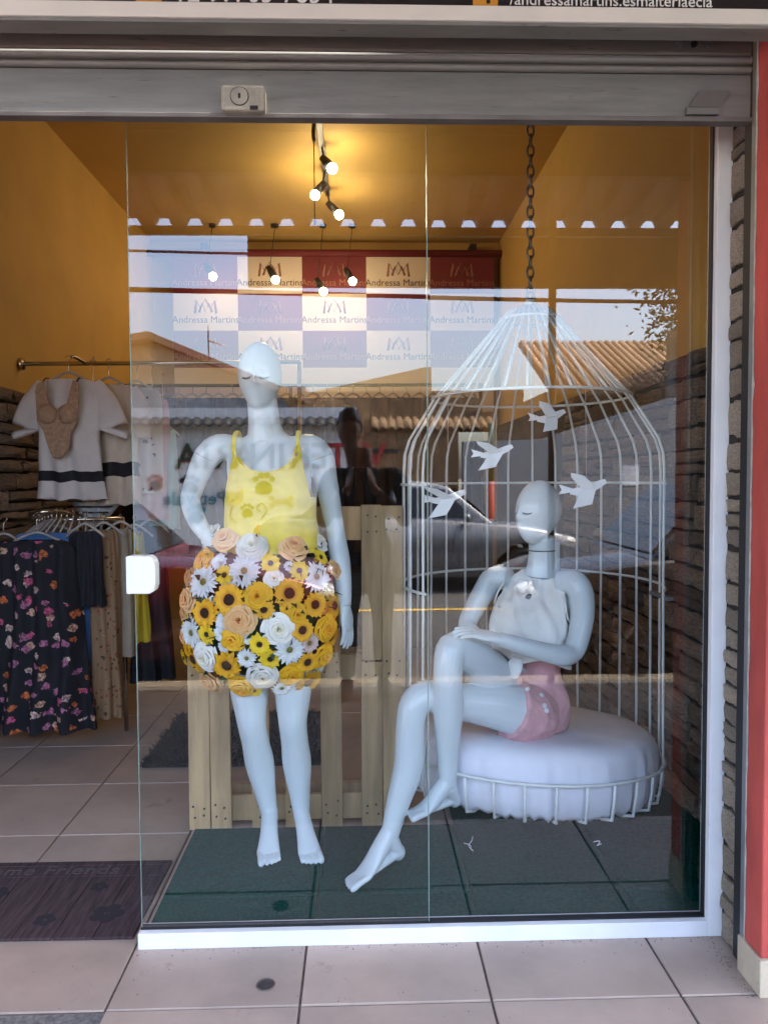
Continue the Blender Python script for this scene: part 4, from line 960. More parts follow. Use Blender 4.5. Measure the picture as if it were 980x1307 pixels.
KIND = {'P': ('peach_rose', 'rose', 'peach', None), 'W': ('white_rose', 'rose', 'white_rose_petal', None), 'Y': ('yellow_rose', 'rose', 'yellow_rose_petal', None), 'O': ('orange_rose', 'rose', 'orange_petal', None), 'S': ('sunflower', 'S', 'gold_petal', 'brown_disc'), 's': ('small_sunflower', 's', 'lemon_petal', 'dark_disc'), 'D': ('white_gerbera', 'D', 'white_petal', 'green_disc'), 'c': ('white_filler_flower', 'c', 'white_petal', None), 'k': ('pink_gerbera', 'D', 'pink_petal', 'green_disc')}
def flower(kind, dx, dz, r, back=False, lift=0):
    t = max(-.97, min(.97, dz/RZ)); sx = RX*(1+.12*(-t if t < 0 else -.30*t)); u = max(-.995, min(.995, dx/(sx*math.sqrt(max(.05, 1-t*t*.72)))))
    y = RY*math.sqrt(max(0, 1-u*u))*math.sqrt(max(.12, 1-t*t*.8))
    y = y if back else -y
    nrm = Vector((dx/RX**2*.9, y/RY**2*.8, dz/RZ**2*.75)).normalized(); nrm = (nrm+Vector((0, -.35 if not back else .35, .08))).normalized()
    nm, mk, pmn, ctr = KIND[kind]
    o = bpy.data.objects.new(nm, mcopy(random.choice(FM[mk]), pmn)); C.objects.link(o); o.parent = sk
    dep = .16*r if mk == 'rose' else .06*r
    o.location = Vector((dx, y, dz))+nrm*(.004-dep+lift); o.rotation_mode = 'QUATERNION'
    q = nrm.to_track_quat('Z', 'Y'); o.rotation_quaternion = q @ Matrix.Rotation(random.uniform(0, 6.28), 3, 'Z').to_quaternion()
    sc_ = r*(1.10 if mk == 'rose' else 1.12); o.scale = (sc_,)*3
    if ctr:
        c = bpy.data.objects.new('flower_centre', mcopy(CM[mk if mk in CM else 'D'], ctr)); C.objects.link(c); c.parent = o
FL = '''237,545,W,52 322,560,P,60 438,588,W,64 600,590,P,64 700,585,W,50 228,650,Y,52 297,648,c,34 410,683,D,62 515,655,s,40 328,702,s,40 235,735,D,67 530,715,W,40 590,668,c,22
628,690,s,42 708,648,s,36 695,722,D,62 775,706,P,46 345,745,c,36 350,800,S,64 465,785,Y,58 590,778,S,62 155,820,P,58 245,860,S,60 270,808,c,20 395,880,P,68 320,890,c,34 490,838,S,42
580,840,Y,27 620,868,Y,44 690,835,S,52 762,858,S,52 722,855,O,28 545,920,W,64 640,935,S,48 735,945,Y,58 175,955,D,60 140,910,s,38 250,950,s,40 305,945,c,30 360,965,Y,50 420,965,c,24
128,995,P,48 140,1030,s,34 240,1050,W,64 170,1080,S,64 330,1080,S,60 415,1045,D,40 320,1000,c,26 470,985,s,44 510,1050,s,42 588,1015,D,60 670,1000,k,42 720,1070,Y,54 475,1128,W,64
590,1130,Y,54 650,1185,S,64 655,1080,S,46 545,1195,D,40 240,1175,P,62 382,1185,Y,58 122,1085,s,34 430,1200,s,36 700,1140,c,30'''
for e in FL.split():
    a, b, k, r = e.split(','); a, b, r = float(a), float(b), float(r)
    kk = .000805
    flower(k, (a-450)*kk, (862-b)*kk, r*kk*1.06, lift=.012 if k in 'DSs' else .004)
rs_ = random.Random(3)
for k in range(46):      # the rest of the way round
    dz = rs_.uniform(-.24, .22); dx = rs_.uniform(-.2, .2); flower(rs_.choice('PWYSDsWYS'), dx, dz, rs_.uniform(.038, .052), True)
for k in range(14):
    s = 1 if k % 2 else -1; dz = -.2+.4*k/13; t_ = dz/RZ; flower(rs_.choice('PWYSDS'), s*RX*(1+.12*(-t_ if t_ < 0 else -.30*t_))*math.sqrt(1-t_*t_*.72)*.97, dz, .044, k % 4 < 2)
bm = NB()
for k in range(520):   # leaves between the blooms
    a = rs_.uniform(0, 6.28); t = rs_.uniform(-.95, .9); c = Vector((RX*math.cos(a)*math.sqrt(1-t*t*.72), RY*math.sin(a)*math.sqrt(1-t*t*.8), RZ*t)); nn = c.normalized(); d = (nn*.5+Vector((rs_.gauss(0, 1), rs_.gauss(0, 1), rs_.gauss(0, 1)))).normalized(); s = rs_.uniform(.015, .03); u = d.cross(nn).normalized()*s*.4
    bm.faces.new([bm.verts.new(p) for p in (c, c+d*s+u, c+d*s*2, c+d*s-u)])
tag(obj('leaves', bm, 'leafgreen', sk), kind='stuff')

# ================================================================ SHOP INTERIOR
# track spotlights
def spot_track(name, label, y0, y1, x, bulbs, drop, power):
    t = thing(name, label, 'track light', (x, (y0+y1)/2, CZ), 0, 'ceiling track spotlights')
    boxo('track', (-.018, y0-(y0+y1)/2, -.03), (.018, y1-(y0+y1)/2, .001), 'blackmetal', t) if drop < .2 else boxo('track', (-.03, -.02, -.03), (.03, .02, .001), 'blackmetal', t)
    for bx, by, bz in bulbs:
        P = Vector((bx-x, by-(y0+y1)/2, bz-CZ)); top = Vector((P.x if drop > .2 else 0, P.y, -.03)); kn = Vector((P.x-.05 if drop > .2 else P.x*.25, P.y, P.z+.09 if drop > .2 else P.z*.55-.02)); d = (P-kn).normalized()
        sp = obj('spot_head', tube(NB(), [kn-d*.03, kn+d*.02, P-d*.03], [.022, .030, .032], n=14), 'blackmetal', t, smooth=True)
        obj('stem', tube(NB(), [top, kn], .007 if drop < .2 else .003, n=8), 'blackmetal', t)
        if drop > .2: obj('ceiling_cap', cyl(NB(), (top.x, top.y, -.012), .03, .026, n=16), 'blackmetal', t)
        bm = NB(); ell(bm, P, (.036, .036, .036), u=16, v=12); obj('bulb', bm, 'bulb', sp, smooth=True)
        L = bpy.data.lights.new('bulb_light', 'POINT'); L.energy = power; L.color = (1.0, .78, .48); L.shadow_soft_size = .05; lo = bpy.data.objects.new('bulb_light', L); C.objects.link(lo); lo.parent = t; lo.location = P+Vector((0, 0, -.05))
spot_track('track_spotlight', 'black ceiling track with three lit spots near the window', 2.55, 4.0, -.245, [(-.177, 3.1, 3.456), (-.317, 3.5, 3.421), (-.152, 3.9, 3.415)], .1, .62)
spot_track('track_spotlight', 'black ceiling track with lit spots in front of the printed banner', 4.55, 5.0, -.75, [(-1.30, 4.775, 3.16), (-.746, 4.775, 3.133), (-.32, 4.775, 3.03), (-.059, 4.775, 3.12)], .3, .16)
cw = thing('pull_chain', 'thin cord with a small chain hanging from the ceiling', 'cord', (-.262, 2.45, CZ)); obj('cord', tube(NB(), [(0, 0, 0), (0, 0, -.72)], .003, n=6), 'blackmetal', cw); obj('chain_end', tube(NB(), [(0, 0, -.02), (.006, 0, -.1), (-.004, 0, -.2), (0, 0, -.26)], .012, n=7, sub=3), 'chain', cw); obj('tassel', cyl(NB(), (0, 0, -.735), .009, .03, n=8), 'chain', cw)

# printed banner
bn = thing('printed_banner', 'maroon and cream checked banner with name and crown logos on a rod', 'banner', (-.235, 5.14, 3.44))
cw_, chh = .602, .345
obj('rod', tube(NB(), [(-1.95, 0, .03), (1.75, 0, .03)], .035, n=10), 'maroon', bn)
boxo('rod_bracket', (1.28, -.02, .03), (1.34, .16, .12), 'blackmetal', bn); boxo('rod_bracket', (-1.24, -.02, .03), (-1.18, .16, .12), 'blackmetal', bn)
nmT = text_mesh('Andressa Martins', .088, .0008, 'CENTER'); 
def logo_mesh():
    bm = NB(); W_ = .011
    def stroke(pts): tube(bm, pts, [(W_, .001)]*len(pts), n=4, side=(1, 0, 0))
    stroke([(-.10, 0, -.06), (-.085, 0, .06), (-.045, 0, -.01), (0, 0, .075), (.045, 0, -.01), (.085, 0, .06), (.10, 0, -.06)])
    stroke([(-.06, 0, -.05), (-.03, 0, .03), (.0, 0, -.04), (.03, 0, .03), (.06, 0, -.05)])
    me = bpy.data.meshes.new('logo'); bm.to_mesh(me); bm.free(); return me
lgm = logo_mesh()
for r in range(3):
    for c in range(5):
        red = (r+c) % 2 == 0; x0 = (c-2.5)*cw_; z1 = -.0-r*chh
        pn = boxo('panel', (x0, -.002, z1-chh), (x0+cw_, .002, z1), 'maroon' if red else 'bwhite', bn)
        o = bpy.data.objects.new('lettering', mcopy(nmT, 'bmark' if red else 'btext')); C.objects.link(o); o.parent = pn; o.location = (x0+cw_/2, -.004, z1-.27); o.rotation_euler = (R(90), 0, 0)
        o = bpy.data.objects.new('logo', mcopy(lgm, 'bmark')); C.objects.link(o); o.parent = pn; o.location = (x0+cw_/2, -.004, z1-.125)
boxo('panel', (-2.5*cw_, -.0015, -3*chh-.42), (2.5*cw_, .0015, -3*chh), 'bwhite', bn)

# counter and bits at the back
ct = thing('shop_counter', 'dark wood shop counter at the back of the shop', 'counter', (.35, 3.9, 0))
M['darkwood'] = mat('dark_wood', (.05, .03, .02), .5, .3, 4, stretch=(1, 1, 8))
boxo('front', (-.6, 0, 0), (.7, .03, .98), 'darkwood', ct); boxo('side', (-.6, .031, 0), (-.57, .5, .98), 'darkwood', ct); boxo('side', (.67, .031, 0), (.7, .5, .98), 'darkwood', ct); boxo('worktop', (-.64, -.03, .981), (.74, .55, 1.02), 'darkwood', ct, bevel=.004)
# shaggy rug
rg = tag(bpy.data.objects.new('shag_rug', None), 'black shaggy rug on the tiles behind the pallet', 'rug'); C.objects.link(rg); rg.location = (-.62, 1.75, 0)
boxo('base', (-.42, -.36, .001), (.42, .42, .02), 'rug', rg)
bm = NB()
for k in range(7000):
    x, y = rs_.uniform(-.45, .45), rs_.uniform(-.40, .45); d = Vector((rs_.gauss(0, .6)+(x/.45)**3*.8, rs_.gauss(0, .6)+(y/.42)**3*.8, .8)).normalized()*rs_.uniform(.025, .045); u = Vector((rs_.gauss(0, 1), rs_.gauss(0, 1), 0)).normalized()*.005; p = Vector((x*.94, y*.94, .012))
    bm.faces.new([bm.verts.new(q) for q in (p-u, p+u, p+d)])
tag(obj('pile', bm, 'rug', rg), kind='stuff')

# doormat
def doormat_mat():
    m = mat('doormat_print', (.055, .032, .036), .95, .5, 5, .3, 200, stretch=(14, 1.2, 1), dirt=((.014, .011, .014), 9, .56)); return m
dm = thing('doormat', 'dark doormat printed with planks and a welcome greeting', 'doormat', (-1.10, .245, 0)); dm.rotation_euler = (0, 0, R(-.5))
DMm = doormat_mat()
for k in range(7): boxo('plank_print', (-.42+k*.12+.001, -.225, .001), (-.42+(k+1)*.12-.001, .13, .011), DMm, dm, bevel=.002)
boxo('plank_print', (-.42, .132, .001), (.42, .205, .011), DMm, dm, bevel=.002); boxo('plank_print', (-.42, .207, .001), (.42, .235, .011), DMm, dm, bevel=.002)
M['matprint'] = mat('doormat_letter', (.022, .017, .022), .95)
M['matletter'] = mat('doormat_pale_letter', (.10, .075, .08), .95)
text('lettering', 'Welcome Friends', .084, 'matletter', (-.38, .145, .0115), (0, 0, 0), dm, ext=.0004, space=1.05)
for xx, yy, s in ((-.1, .03, 1), (.22, .06, .8), (.3, -.1, 1.4), (.12, -.13, .9), (-.25, -.08, 1)):
    bm = NB()
    for k in range(5): a = k*1.257; ell(bm, (xx+.022*s*math.cos(a), yy+.022*s*math.sin(a), .0112), (.017*s, .017*s, .001), u=10, v=4)
    obj('flower_print', bm, 'matprint', dm)

# drain hole and litter
dr = thing('floor_drain', 'small round dark drain hole in the pavement tile', 'drain', (-.265, -.205, 0)); obj('cover', cyl(NB(), (0, 0, .001), .024, .003, n=24), mat('drain_iron', (.05, .04, .04), .8, .4, 60), dr); bm = NB(); tube(bm, [(.024*math.cos(t), .024*math.sin(t), .002) for t in [2*math.pi*k/24 for k in range(24)]], .0022, n=6, closed=True); obj('rim', bm, 'grout', dr)
bm = NB(); rg_ = random.Random(21)
for k in range(420):
    m_ = rg_.random()
    if m_ < .35: x, y = rg_.uniform(-.66, 1.04), -.036-abs(rg_.gauss(0, .012))
    elif m_ < .55: x, y = 1.03-abs(rg_.gauss(0, .02)), rg_.uniform(-.31, -.04)
    else: x, y = rg_.uniform(-1.1, 1.2), rg_.uniform(-.9, -.04)
    sz = rg_.uniform(.0008, .0024); a = rg_.uniform(0, 6.28)
    P = [Vector((x+sz*math.cos(a+q)*rg_.uniform(.6, 1.3), y+sz*math.sin(a+q)*rg_.uniform(.6, 1.3), .0012)) for q in (0, 1.6, 3.2, 4.7)]; top = bm.verts.new((x, y, .0012+sz)); V = [bm.verts.new(p) for p in P]
    for q in range(4): bm.faces.new((V[q], V[(q+1) % 4], top))
tag(obj('grit', bm, 'grout'), 'scattered dark grit and dust on the pavement tiles', 'grit', kind='stuff')
lt = thing('string_scrap', 'white string scrap on the green mat under the cage', 'string', (.39, .53, MZ)); obj('strand', tube(NB(), [(.02, .06, .002), (.01, .02, .004), (-.005, -.01, .002), (.005, -.05, .002)], .0018, n=5, sub=4), 'paper', lt); obj('strand', tube(NB(), [(-.02, .01, .002), (0, -.01, .004), (.0, -.03, .002)], .0015, n=5, sub=4), 'paper', lt)
lt = thing('string_scrap', 'small white knot of string by the mat joint', 'string', (.86, .52, MZ)); bm = NB(); tube(bm, [(-.012, .01, .002), (.008, .004, .007), (.0, -.012, .003), (.012, -.006, .002), (-.008, -.018, .002)], .002, n=5, sub=5); obj('strand', bm, 'paper', lt)

# ---- clothes
def floral(name, base, cols, scale=16, thr=.33, stretch=(1, 1, 1)):
    m = bpy.data.materials.new(name); m.use_nodes = True; n = m.node_tree.nodes; l = m.node_tree.links; b = n['Principled BSDF']; b.inputs['Roughness'].default_value = .85
    tc = n.new('ShaderNodeTexCoord'); nz = n.new('ShaderNodeTexNoise'); nz.inputs['Scale'].default_value = 38; nz.inputs['Detail'].default_value = 3; l.new(tc.outputs['Object'], nz.inputs['Vector'])
    mp = n.new('ShaderNodeVectorMath'); mp.operation = 'MULTIPLY_ADD'; mp.inputs[1].default_value = (.045,)*3; l.new(nz.outputs['Color'], mp.inputs[0]); l.new(tc.outputs['Object'], mp.inputs[2])
    fl = n.new('ShaderNodeVectorMath'); fl.operation = 'MULTIPLY'; fl.inputs[1].default_value = (1, .25, 1); l.new(mp.outputs[0], fl.inputs[0])
    vo = n.new('ShaderNodeTexVoronoi'); vo.inputs['Scale'].default_value = scale; l.new(fl.outputs[0], vo.inputs['Vector'])
    r = n.new('ShaderNodeMath'); r.operation = 'LESS_THAN'; r.inputs[1].default_value = thr; l.new(vo.outputs['Distance'], r.inputs[0])
    sp = n.new('ShaderNodeSeparateColor'); l.new(vo.outputs['Color'], sp.inputs[0])
    on = n.new('ShaderNodeMath'); on.operation = 'GREATER_THAN'; on.inputs[1].default_value = .34; l.new(sp.outputs[1], on.inputs[0]); mu = n.new('ShaderNodeMath'); mu.operation = 'MULTIPLY'; l.new(r.outputs[0], mu.inputs[0]); l.new(on.outputs[0], mu.inputs[1])
    cr = n.new('ShaderNodeValToRGB'); cr.color_ramp.interpolation = 'CONSTANT'
    for k, c in enumerate(cols):
        e = cr.color_ramp.elements[0] if k == 0 else cr.color_ramp.elements.new(k/len(cols)); e.color = (*c, 1)
    cr.color_ramp.elements.remove(cr.color_ramp.elements[len(cr.color_ramp.elements)-1])
    l.new(sp.outputs[0], cr.inputs[0])
    n2 = n.new('ShaderNodeTexNoise'); n2.inputs['Scale'].default_value = 75; l.new(tc.outputs['Object'], n2.inputs['Vector']); m2 = n.new('ShaderNodeMapRange'); m2.inputs['From Min'].default_value = .35; m2.inputs['From Max'].default_value = .62; m2.inputs['To Min'].default_value = .3; m2.inputs['To Max'].default_value = 1.25; l.new(n2.outputs['Fac'], m2.inputs['Value'])
    hs = n.new('ShaderNodeHueSaturation'); l.new(cr.outputs[0], hs.inputs['Color']); l.new(m2.outputs[0], hs.inputs['Value'])
    mx = n.new('ShaderNodeMix'); mx.data_type = 'RGBA'; l.new(mu.outputs[0], mx.inputs['Factor']); mx.inputs['A'].default_value = (*base, 1); l.new(hs.outputs[0], mx.inputs['B']); l.new(mx.outputs['Result'], b.inputs['Base Color']); M[name] = m
floral('black_floral', (.012, .012, .017), [(.55, .10, .20), (.60, .35, .25), (.60, .16, .05), (.45, .16, .28), (.65, .45, .40)], 21, thr=.38)
floral('brown_lace', (.30, .19, .10), [(.10, .05, .03), (.45, .30, .18), (.35, .08, .04), (.12, .06, .03)], 40, .3)
floral('print_white', (.62, .58, .52), [(.03, .03, .03), (.05, .05, .05), (.45, .2, .2)], 22, .22)
M['blueden'] = mat('blue_cotton', (.10, .25, .58), .85, .1, 20, .15, 200); M['cream'] = mat('cream_chiffon', (.62, .52, .42), .8, .06, 12, .1, 200); M['wchif'] = mat('white_chiffon', (.68, .64, .62), .8, .05, 12, .1, 200); M['beigelace'] = mat('beige_lace', (.42, .27, .17), .8, .25, 60, .4, 300)
M['darkbeige'] = mat('taupe_cotton', (.34, .29, .21), .85, .08, 12, .1, 200); M['yell2'] = mat('mustard_yellow_cotton', (.58, .46, .02), .85, .08, 12, .1, 200); M['navy'] = mat('near_black_fabric', (.014, .014, .02), .85, .2, 20, .1, 200); M['pinkpale'] = mat('pale_pink_cotton', (.55, .34, .38), .85, .05, 9); M['mint'] = mat('mint_cotton', (.30, .50, .44), .85, .05, 9)
def garment(name, label, x, y, ztop, prof, m, depth=.05, folds=7, amp=.02, rz=0, sleeves=None, hook=None, extra=None, seed=0, straps=False, group=None, band=None):
    """prof: list of (drop, half width); the cloth is a folded closed tube hung from a hanger"""
    t = thing(name, label, 'clothing', (x, y, ztop), rz, group)
    D = catmull([[a, b] for a, b in prof], 5); n = 72; bm = NB(); rings_ = []; tot = prof[-1][0]
    for a, hw in D:
        k = a/tot; L = []
        for j in range(n):
            th = 2*math.pi*j/n; c, s = math.cos(th), math.sin(th)
            f = math.sin(c*folds*1.6+seed+1.3*math.sin(a*5+seed))*amp*(.25+k)+noise.noise(Vector((c*4+seed, s, a*4)))*amp*.9
            L.append(bm.verts.new((hw*c*(1+.03*noise.noise(Vector((seed, a*6, s)))), (depth*(.35+.65*min(1, k*2+.25)))*s+f*(1 if s < 0 else .6), -a+.012*noise.noise(Vector((c*3, seed, s)))*k)))
        rings_.append(L)
    for A, B in zip(rings_, rings_[1:]):
        for j in range(n): f = bm.faces.new((A[j], A[(j+1) % n], B[(j+1) % n], B[j])); f.smooth = True
    bmesh.ops.recalc_face_normals(bm, faces=bm.faces)
    if band:
        b2 = NB(); rr = [[b2.verts.new((v.co.x*1.012, v.co.y*1.05, v.co.z)) for v in L] for (a, _), L in zip(D, rings_) if band[0] < a < band[1]]
        for A, B in zip(rr, rr[1:]):
            for j in range(n): f = b2.faces.new((A[j], A[(j+1) % n], B[(j+1) % n], B[j])); f.smooth = True
        obj('hem_band', b2, 'navy', t)
    bd = obj('cloth', bm, m, t)
    if sleeves:
        for s in (-1, 1): obj('sleeve', tube(NB(), [(s*a, 0, -b) for a, b, _ in sleeves], [(r, .03) for _, _, r in sleeves], n=16, sub=4, side=(0, 0, 1), cap=False), m, t)
    if straps:
        hw = prof[0][1]
        for s in (-1, 1): obj('strap', tube(NB(), [(s*hw*.7, -.01, -.02), (s*hw*.55, 0, .06)], [(.012, .003)]*2, n=6), m, t)
    hz = hook if hook else .10
    hwid = max(.10, min(.19, prof[0][1]+.04))
    hg = obj('hanger', tube(NB(), [(-hwid, 0, -.03), (-hwid*.5, 0, .012), (0, 0, .04), (hwid*.5, 0, .012), (hwid, 0, -.03)], .007, n=8, sub=3), 'clear', t, smooth=True)
    obj('hanger_hook', tube(NB(), [(0, 0, .035), (0, 0, hz-.03), (.012, .012, hz-.008), (.0, .0, hz+.006), (-.012, -.012, hz-.008)], .0025, n=6, sub=3), 'chrome', hg)
    return t
# upper rail
ur = thing('clothes_rail', 'chrome clothes rail fixed to the mustard wall', 'rail', (WL, 2.34, 2.035)); obj('tube', tube(NB(), [(0, 0, 0), (1.62, 0, .01)], .0125, n=12), 'chrome', ur, smooth=True); obj('wall_flange', cyl(NB(), (.012, 0, 0), .034, .022, 'X', 24), 'chrome', ur, smooth=True)
obj('leg', tube(NB(), [(1.615, 0, .012), (1.615, 0, -2.035)], .0125, n=10), 'chrome', ur)
obj('face_arm', tube(NB(), [(.38, .02, .0), (.38, -.14, .012), (.39, -.24, .004)], .010, n=10, sub=3), 'chrome', ur, smooth=True)
GU, GL = 'tops on the upper rail', 'clothes on the lower rail'
bl = garment('white_blouse', 'white chiffon blouse with black hem band and flutter sleeves on the upper rail', -1.60, 2.10, 1.915, [(0, .09), (.03, .17), (.12, .185), (.30, .165), (.48, .172), (.58, .182), (.66, .195)], 'wchif', .06, 6, .014, sleeves=[(.13, .03, .05), (.20, .14, .07), (.235, .26, .085), (.23, .30, .09)], hook=.125, seed=1, group=GU, band=(.49, .57))

bo_ = thing('lace_bodysuit', 'beige lace bodysuit hung over the white blouse', 'clothing', (-1.62, 1.985, 1.90))
bm = NB()
prism(bm, [(-.115, -.06), (-.10, -.02), (-.07, -.01), (-.045, -.13), (0, -.17), (.05, -.13), (.085, 0), (.115, -.02), (.115, -.12), (.10, -.24), (.07, -.28), (.06, -.36), (.02, -.42), (-.03, -.42), (-.06, -.34), (-.08, -.27), (-.11, -.22)], 'Y', -.012, .008); obj('bodice', bm, 'beigelace', bo_, bevel=.006)
for s in (-1, 1):
    bm = NB(); ell(bm, (s*.055, -.008, -.185), (.055, .035, .055)); obj('cup', bm, 'beigelace', bo_, smooth=True)
    obj('strap', tube(NB(), [(s*.06, -.006, -.13), (s*.085, .0, -.05), (s*.09, .06, .01), (s*.085, .10, .02)], [(.006, .003)]*4, n=6, sub=3), 'navy', bo_)
garment('cream_blouse', 'cream blouse with black band hanging behind the lace bodysuit', -1.42, 2.22, 1.90, [(0, .08), (.03, .15), (.2, .165), (.44, .16), (.54, .163), (.68, .17)], 'cream', .05, 5, .014, sleeves=[(.11, .03, .05), (.16, .15, .07), (.17, .30, .07)], hook=.14, seed=4, group=GU, band=(.43, .52))
garment('scribble_blouse', 'white top with black scribbled print at the end of the upper rail', -1.30, 2.36, 1.90, [(0, .07), (.03, .13), (.25, .14), (.62, .15)], 'print_white', .045, 5, .012, hook=.14, seed=7, rz=.5, group=GU)
garment('pink_top', 'pale pink top at the rail end behind the glass', -1.235, 2.44, 1.84, [(0, .06), (.03, .10), (.3, .11), (.72, .12)], 'pinkpale', .045, 5, .012, hook=.2, seed=9, rz=.7, group=GU)
garment('mint_top', 'mint green top behind the pale pink one', -1.19, 2.50, 1.66, [(0, .05), (.03, .08), (.3, .09), (.6, .10)], 'mint', .045, 5, .012, hook=.345, seed=12, rz=.6, group=GU)
st = garment('striped_top', 'small white top with thin black stripes under the blouse', -1.52, 2.25, 1.30, [(0, .14), (.05, .15), (.12, .10), (.2, .03)], mat('striped_jersey', (.5, .5, .5), .85), .04, 4, .01, hook=.74, seed=2, group=GU)
for k in range(5): boxo('stripe', (-.15+.018*k, -.056-.002*k, -.03-.032*k), (.15-.022*k, -.03, -.024-.032*k), 'navy', st)
# lower rail
lr = thing('clothes_rail', 'low chrome clothes rail crowded with plastic hangers', 'rail', (WL, 1.95, 1.15)); obj('tube', tube(NB(), [(0, 0, 0), (.7, 0, .0)], .0125, n=12), 'chrome', lr, smooth=True); obj('wall_flange', cyl(NB(), (.012, 0, 0), .034, .022, 'X', 24), 'chrome', lr, smooth=True); obj('face_arm', tube(NB(), [(.23, .0, 0), (.26, -.12, .03), (.34, -.15, .05), (.42, -.06, .04), (.45, 0, 0)], .011, n=10, sub=4), 'chrome', lr, smooth=True); obj('leg', tube(NB(), [(.69, 0, 0), (.69, 0, -1.15)], .0125, n=10), 'chrome', lr)
garment('floral_dress', 'long black dress with pink and orange flowers on the lower rail', -1.63, 1.70, 1.06, [(0, .12), (.04, .19), (.2, .20), (.45, .225), (.75, .26), (.96, .285)], 'black_floral', .09, 8, .03, hook=.13, seed=3, group=GL)
garment('floral_dress', 'second black floral dress half hidden beside the wall', -1.83, 1.78, 1.05, [(0, .08), (.04, .10), (.3, .11), (.7, .12), (.9, .13)], 'black_floral', .07, 6, .025, hook=.12, seed=6, group=GL)
garment('blue_dress', 'blue cotton dress showing behind the black floral dress', -1.60, 1.84, 1.085, [(0, .17), (.05, .21), (.3, .21), (.6, .25), (.72, .26)], 'blueden', .05, 6, .015, hook=.10, seed=8, group=GL)
garment('black_top', 'plain black pleated top beside the floral dress', -1.405, 1.74, 1.10, [(0, .06), (.04, .085), (.2, .09), (.38, .10)], 'navy', .04, 9, .012, hook=.10, seed=11, group=GL)
garment('lace_dress', 'brown lace print dress next to the black top', -1.335, 1.82, 1.10, [(0, .05), (.04, .07), (.3, .075), (.7, .08), (.98, .09)], 'brown_lace', .05, 5, .015, hook=.08, seed=13, rz=.4, group=GL)
garment('taupe_trousers', 'taupe trousers hanging beside the lace dress', -1.275, 1.90, 1.10, [(0, .05), (.04, .06), (.3, .065), (.68, .075)], 'darkbeige', .045, 4, .012, hook=.07, seed=15, rz=.5, group=GL)
garment('yellow_skirt', 'mustard yellow skirt at the end of the lower rail', -1.225, 1.98, 1.08, [(0, .04), (.04, .05), (.3, .06), (.6, .08)], 'yell2', .045, 4, .012, hook=.08, seed=17, rz=.5, group=GL)
garment('dark_dress', 'near black dress at the end of the lower rail', -1.16, 2.06, 1.10, [(0, .05), (.04, .08), (.4, .10), (.85, .13)], 'navy', .05, 5, .018, hook=.06, seed=19, rz=.5, group=GL)
# back rail of dark clothes added to darken the back of the shop
br = thing('clothes_rail', 'long black clothes rail of dark garments added to darken the back of the shop', 'rail', (WL, 3.62, 2.06)); obj('tube', tube(NB(), [(0, 0, 0), (2.9, 0, 0)], .013, n=10), 'blackmetal', br); obj('wall_flange', cyl(NB(), (.012, 0, 0), .03, .022, 'X', 20), 'blackmetal', br)
for xx in (1.45, 2.88): obj('leg', tube(NB(), [(xx, 0, 0), (xx, 0, -2.06)], .013, n=8), 'blackmetal', br)
M['char'] = mat('charcoal_fabric', (.022, .02, .022), .9, .25, 20, .1, 200); M['choc'] = mat('chocolate_fabric', (.05, .028, .018), .9, .25, 20, .1, 200)
protos = [garment('added_dark_coat', 'charcoal garment among the dark clothes added to darken the back of the shop', -1.85, 3.62, 1.96, [(0, .08), (.03, .15), (.3, .16), (.9, .17), (1.25, .18)], 'char', .05, 6, .016, hook=.10, seed=31, rz=.9, group='added charcoal clothes on the back rail'),
          garment('added_brown_coat', 'chocolate brown garment among the dark clothes added to darken the back of the shop', -1.75, 3.62, 1.96, [(0, .08), (.03, .14), (.3, .15), (.8, .16), (1.15, .17)], 'choc', .05, 6, .016, hook=.10, seed=37, rz=1.0, group='added brown clothes on the back rail')]
for k in range(26):
    c = copy_tree(protos[0 if (k*7) % 5 < 3 else 1]); c.location = (-1.65+.1*k, 3.62, 1.96); c.rotation_euler = (0, 0, .75+.25*math.sin(k*2.3))
for k in range(14):
    hh = thing('clothes_hanger', 'clear plastic hanger in the tangled bunch on the low rail', 'hanger', (-1.73+.026*k, 1.95-.14*math.sin(k/13*3.1), 1.15+.04*math.sin(k/13*3.1)), R(60+k*4), 'clear hangers on the low rail')
    obj('frame', tube(NB(), [(-.11, 0, -.09), (-.05, 0, -.055), (0, 0, -.03), (.05, 0, -.055), (.11, 0, -.09)], .006, n=6, sub=3), 'clear', hh, smooth=True); obj('hook', tube(NB(), [(0, 0, -.03), (.0, 0, -.005), (.012, 0, .012), (0, 0, .026), (-.011, 0, .012)], .0025, n=6, sub=3), 'chrome', hh)

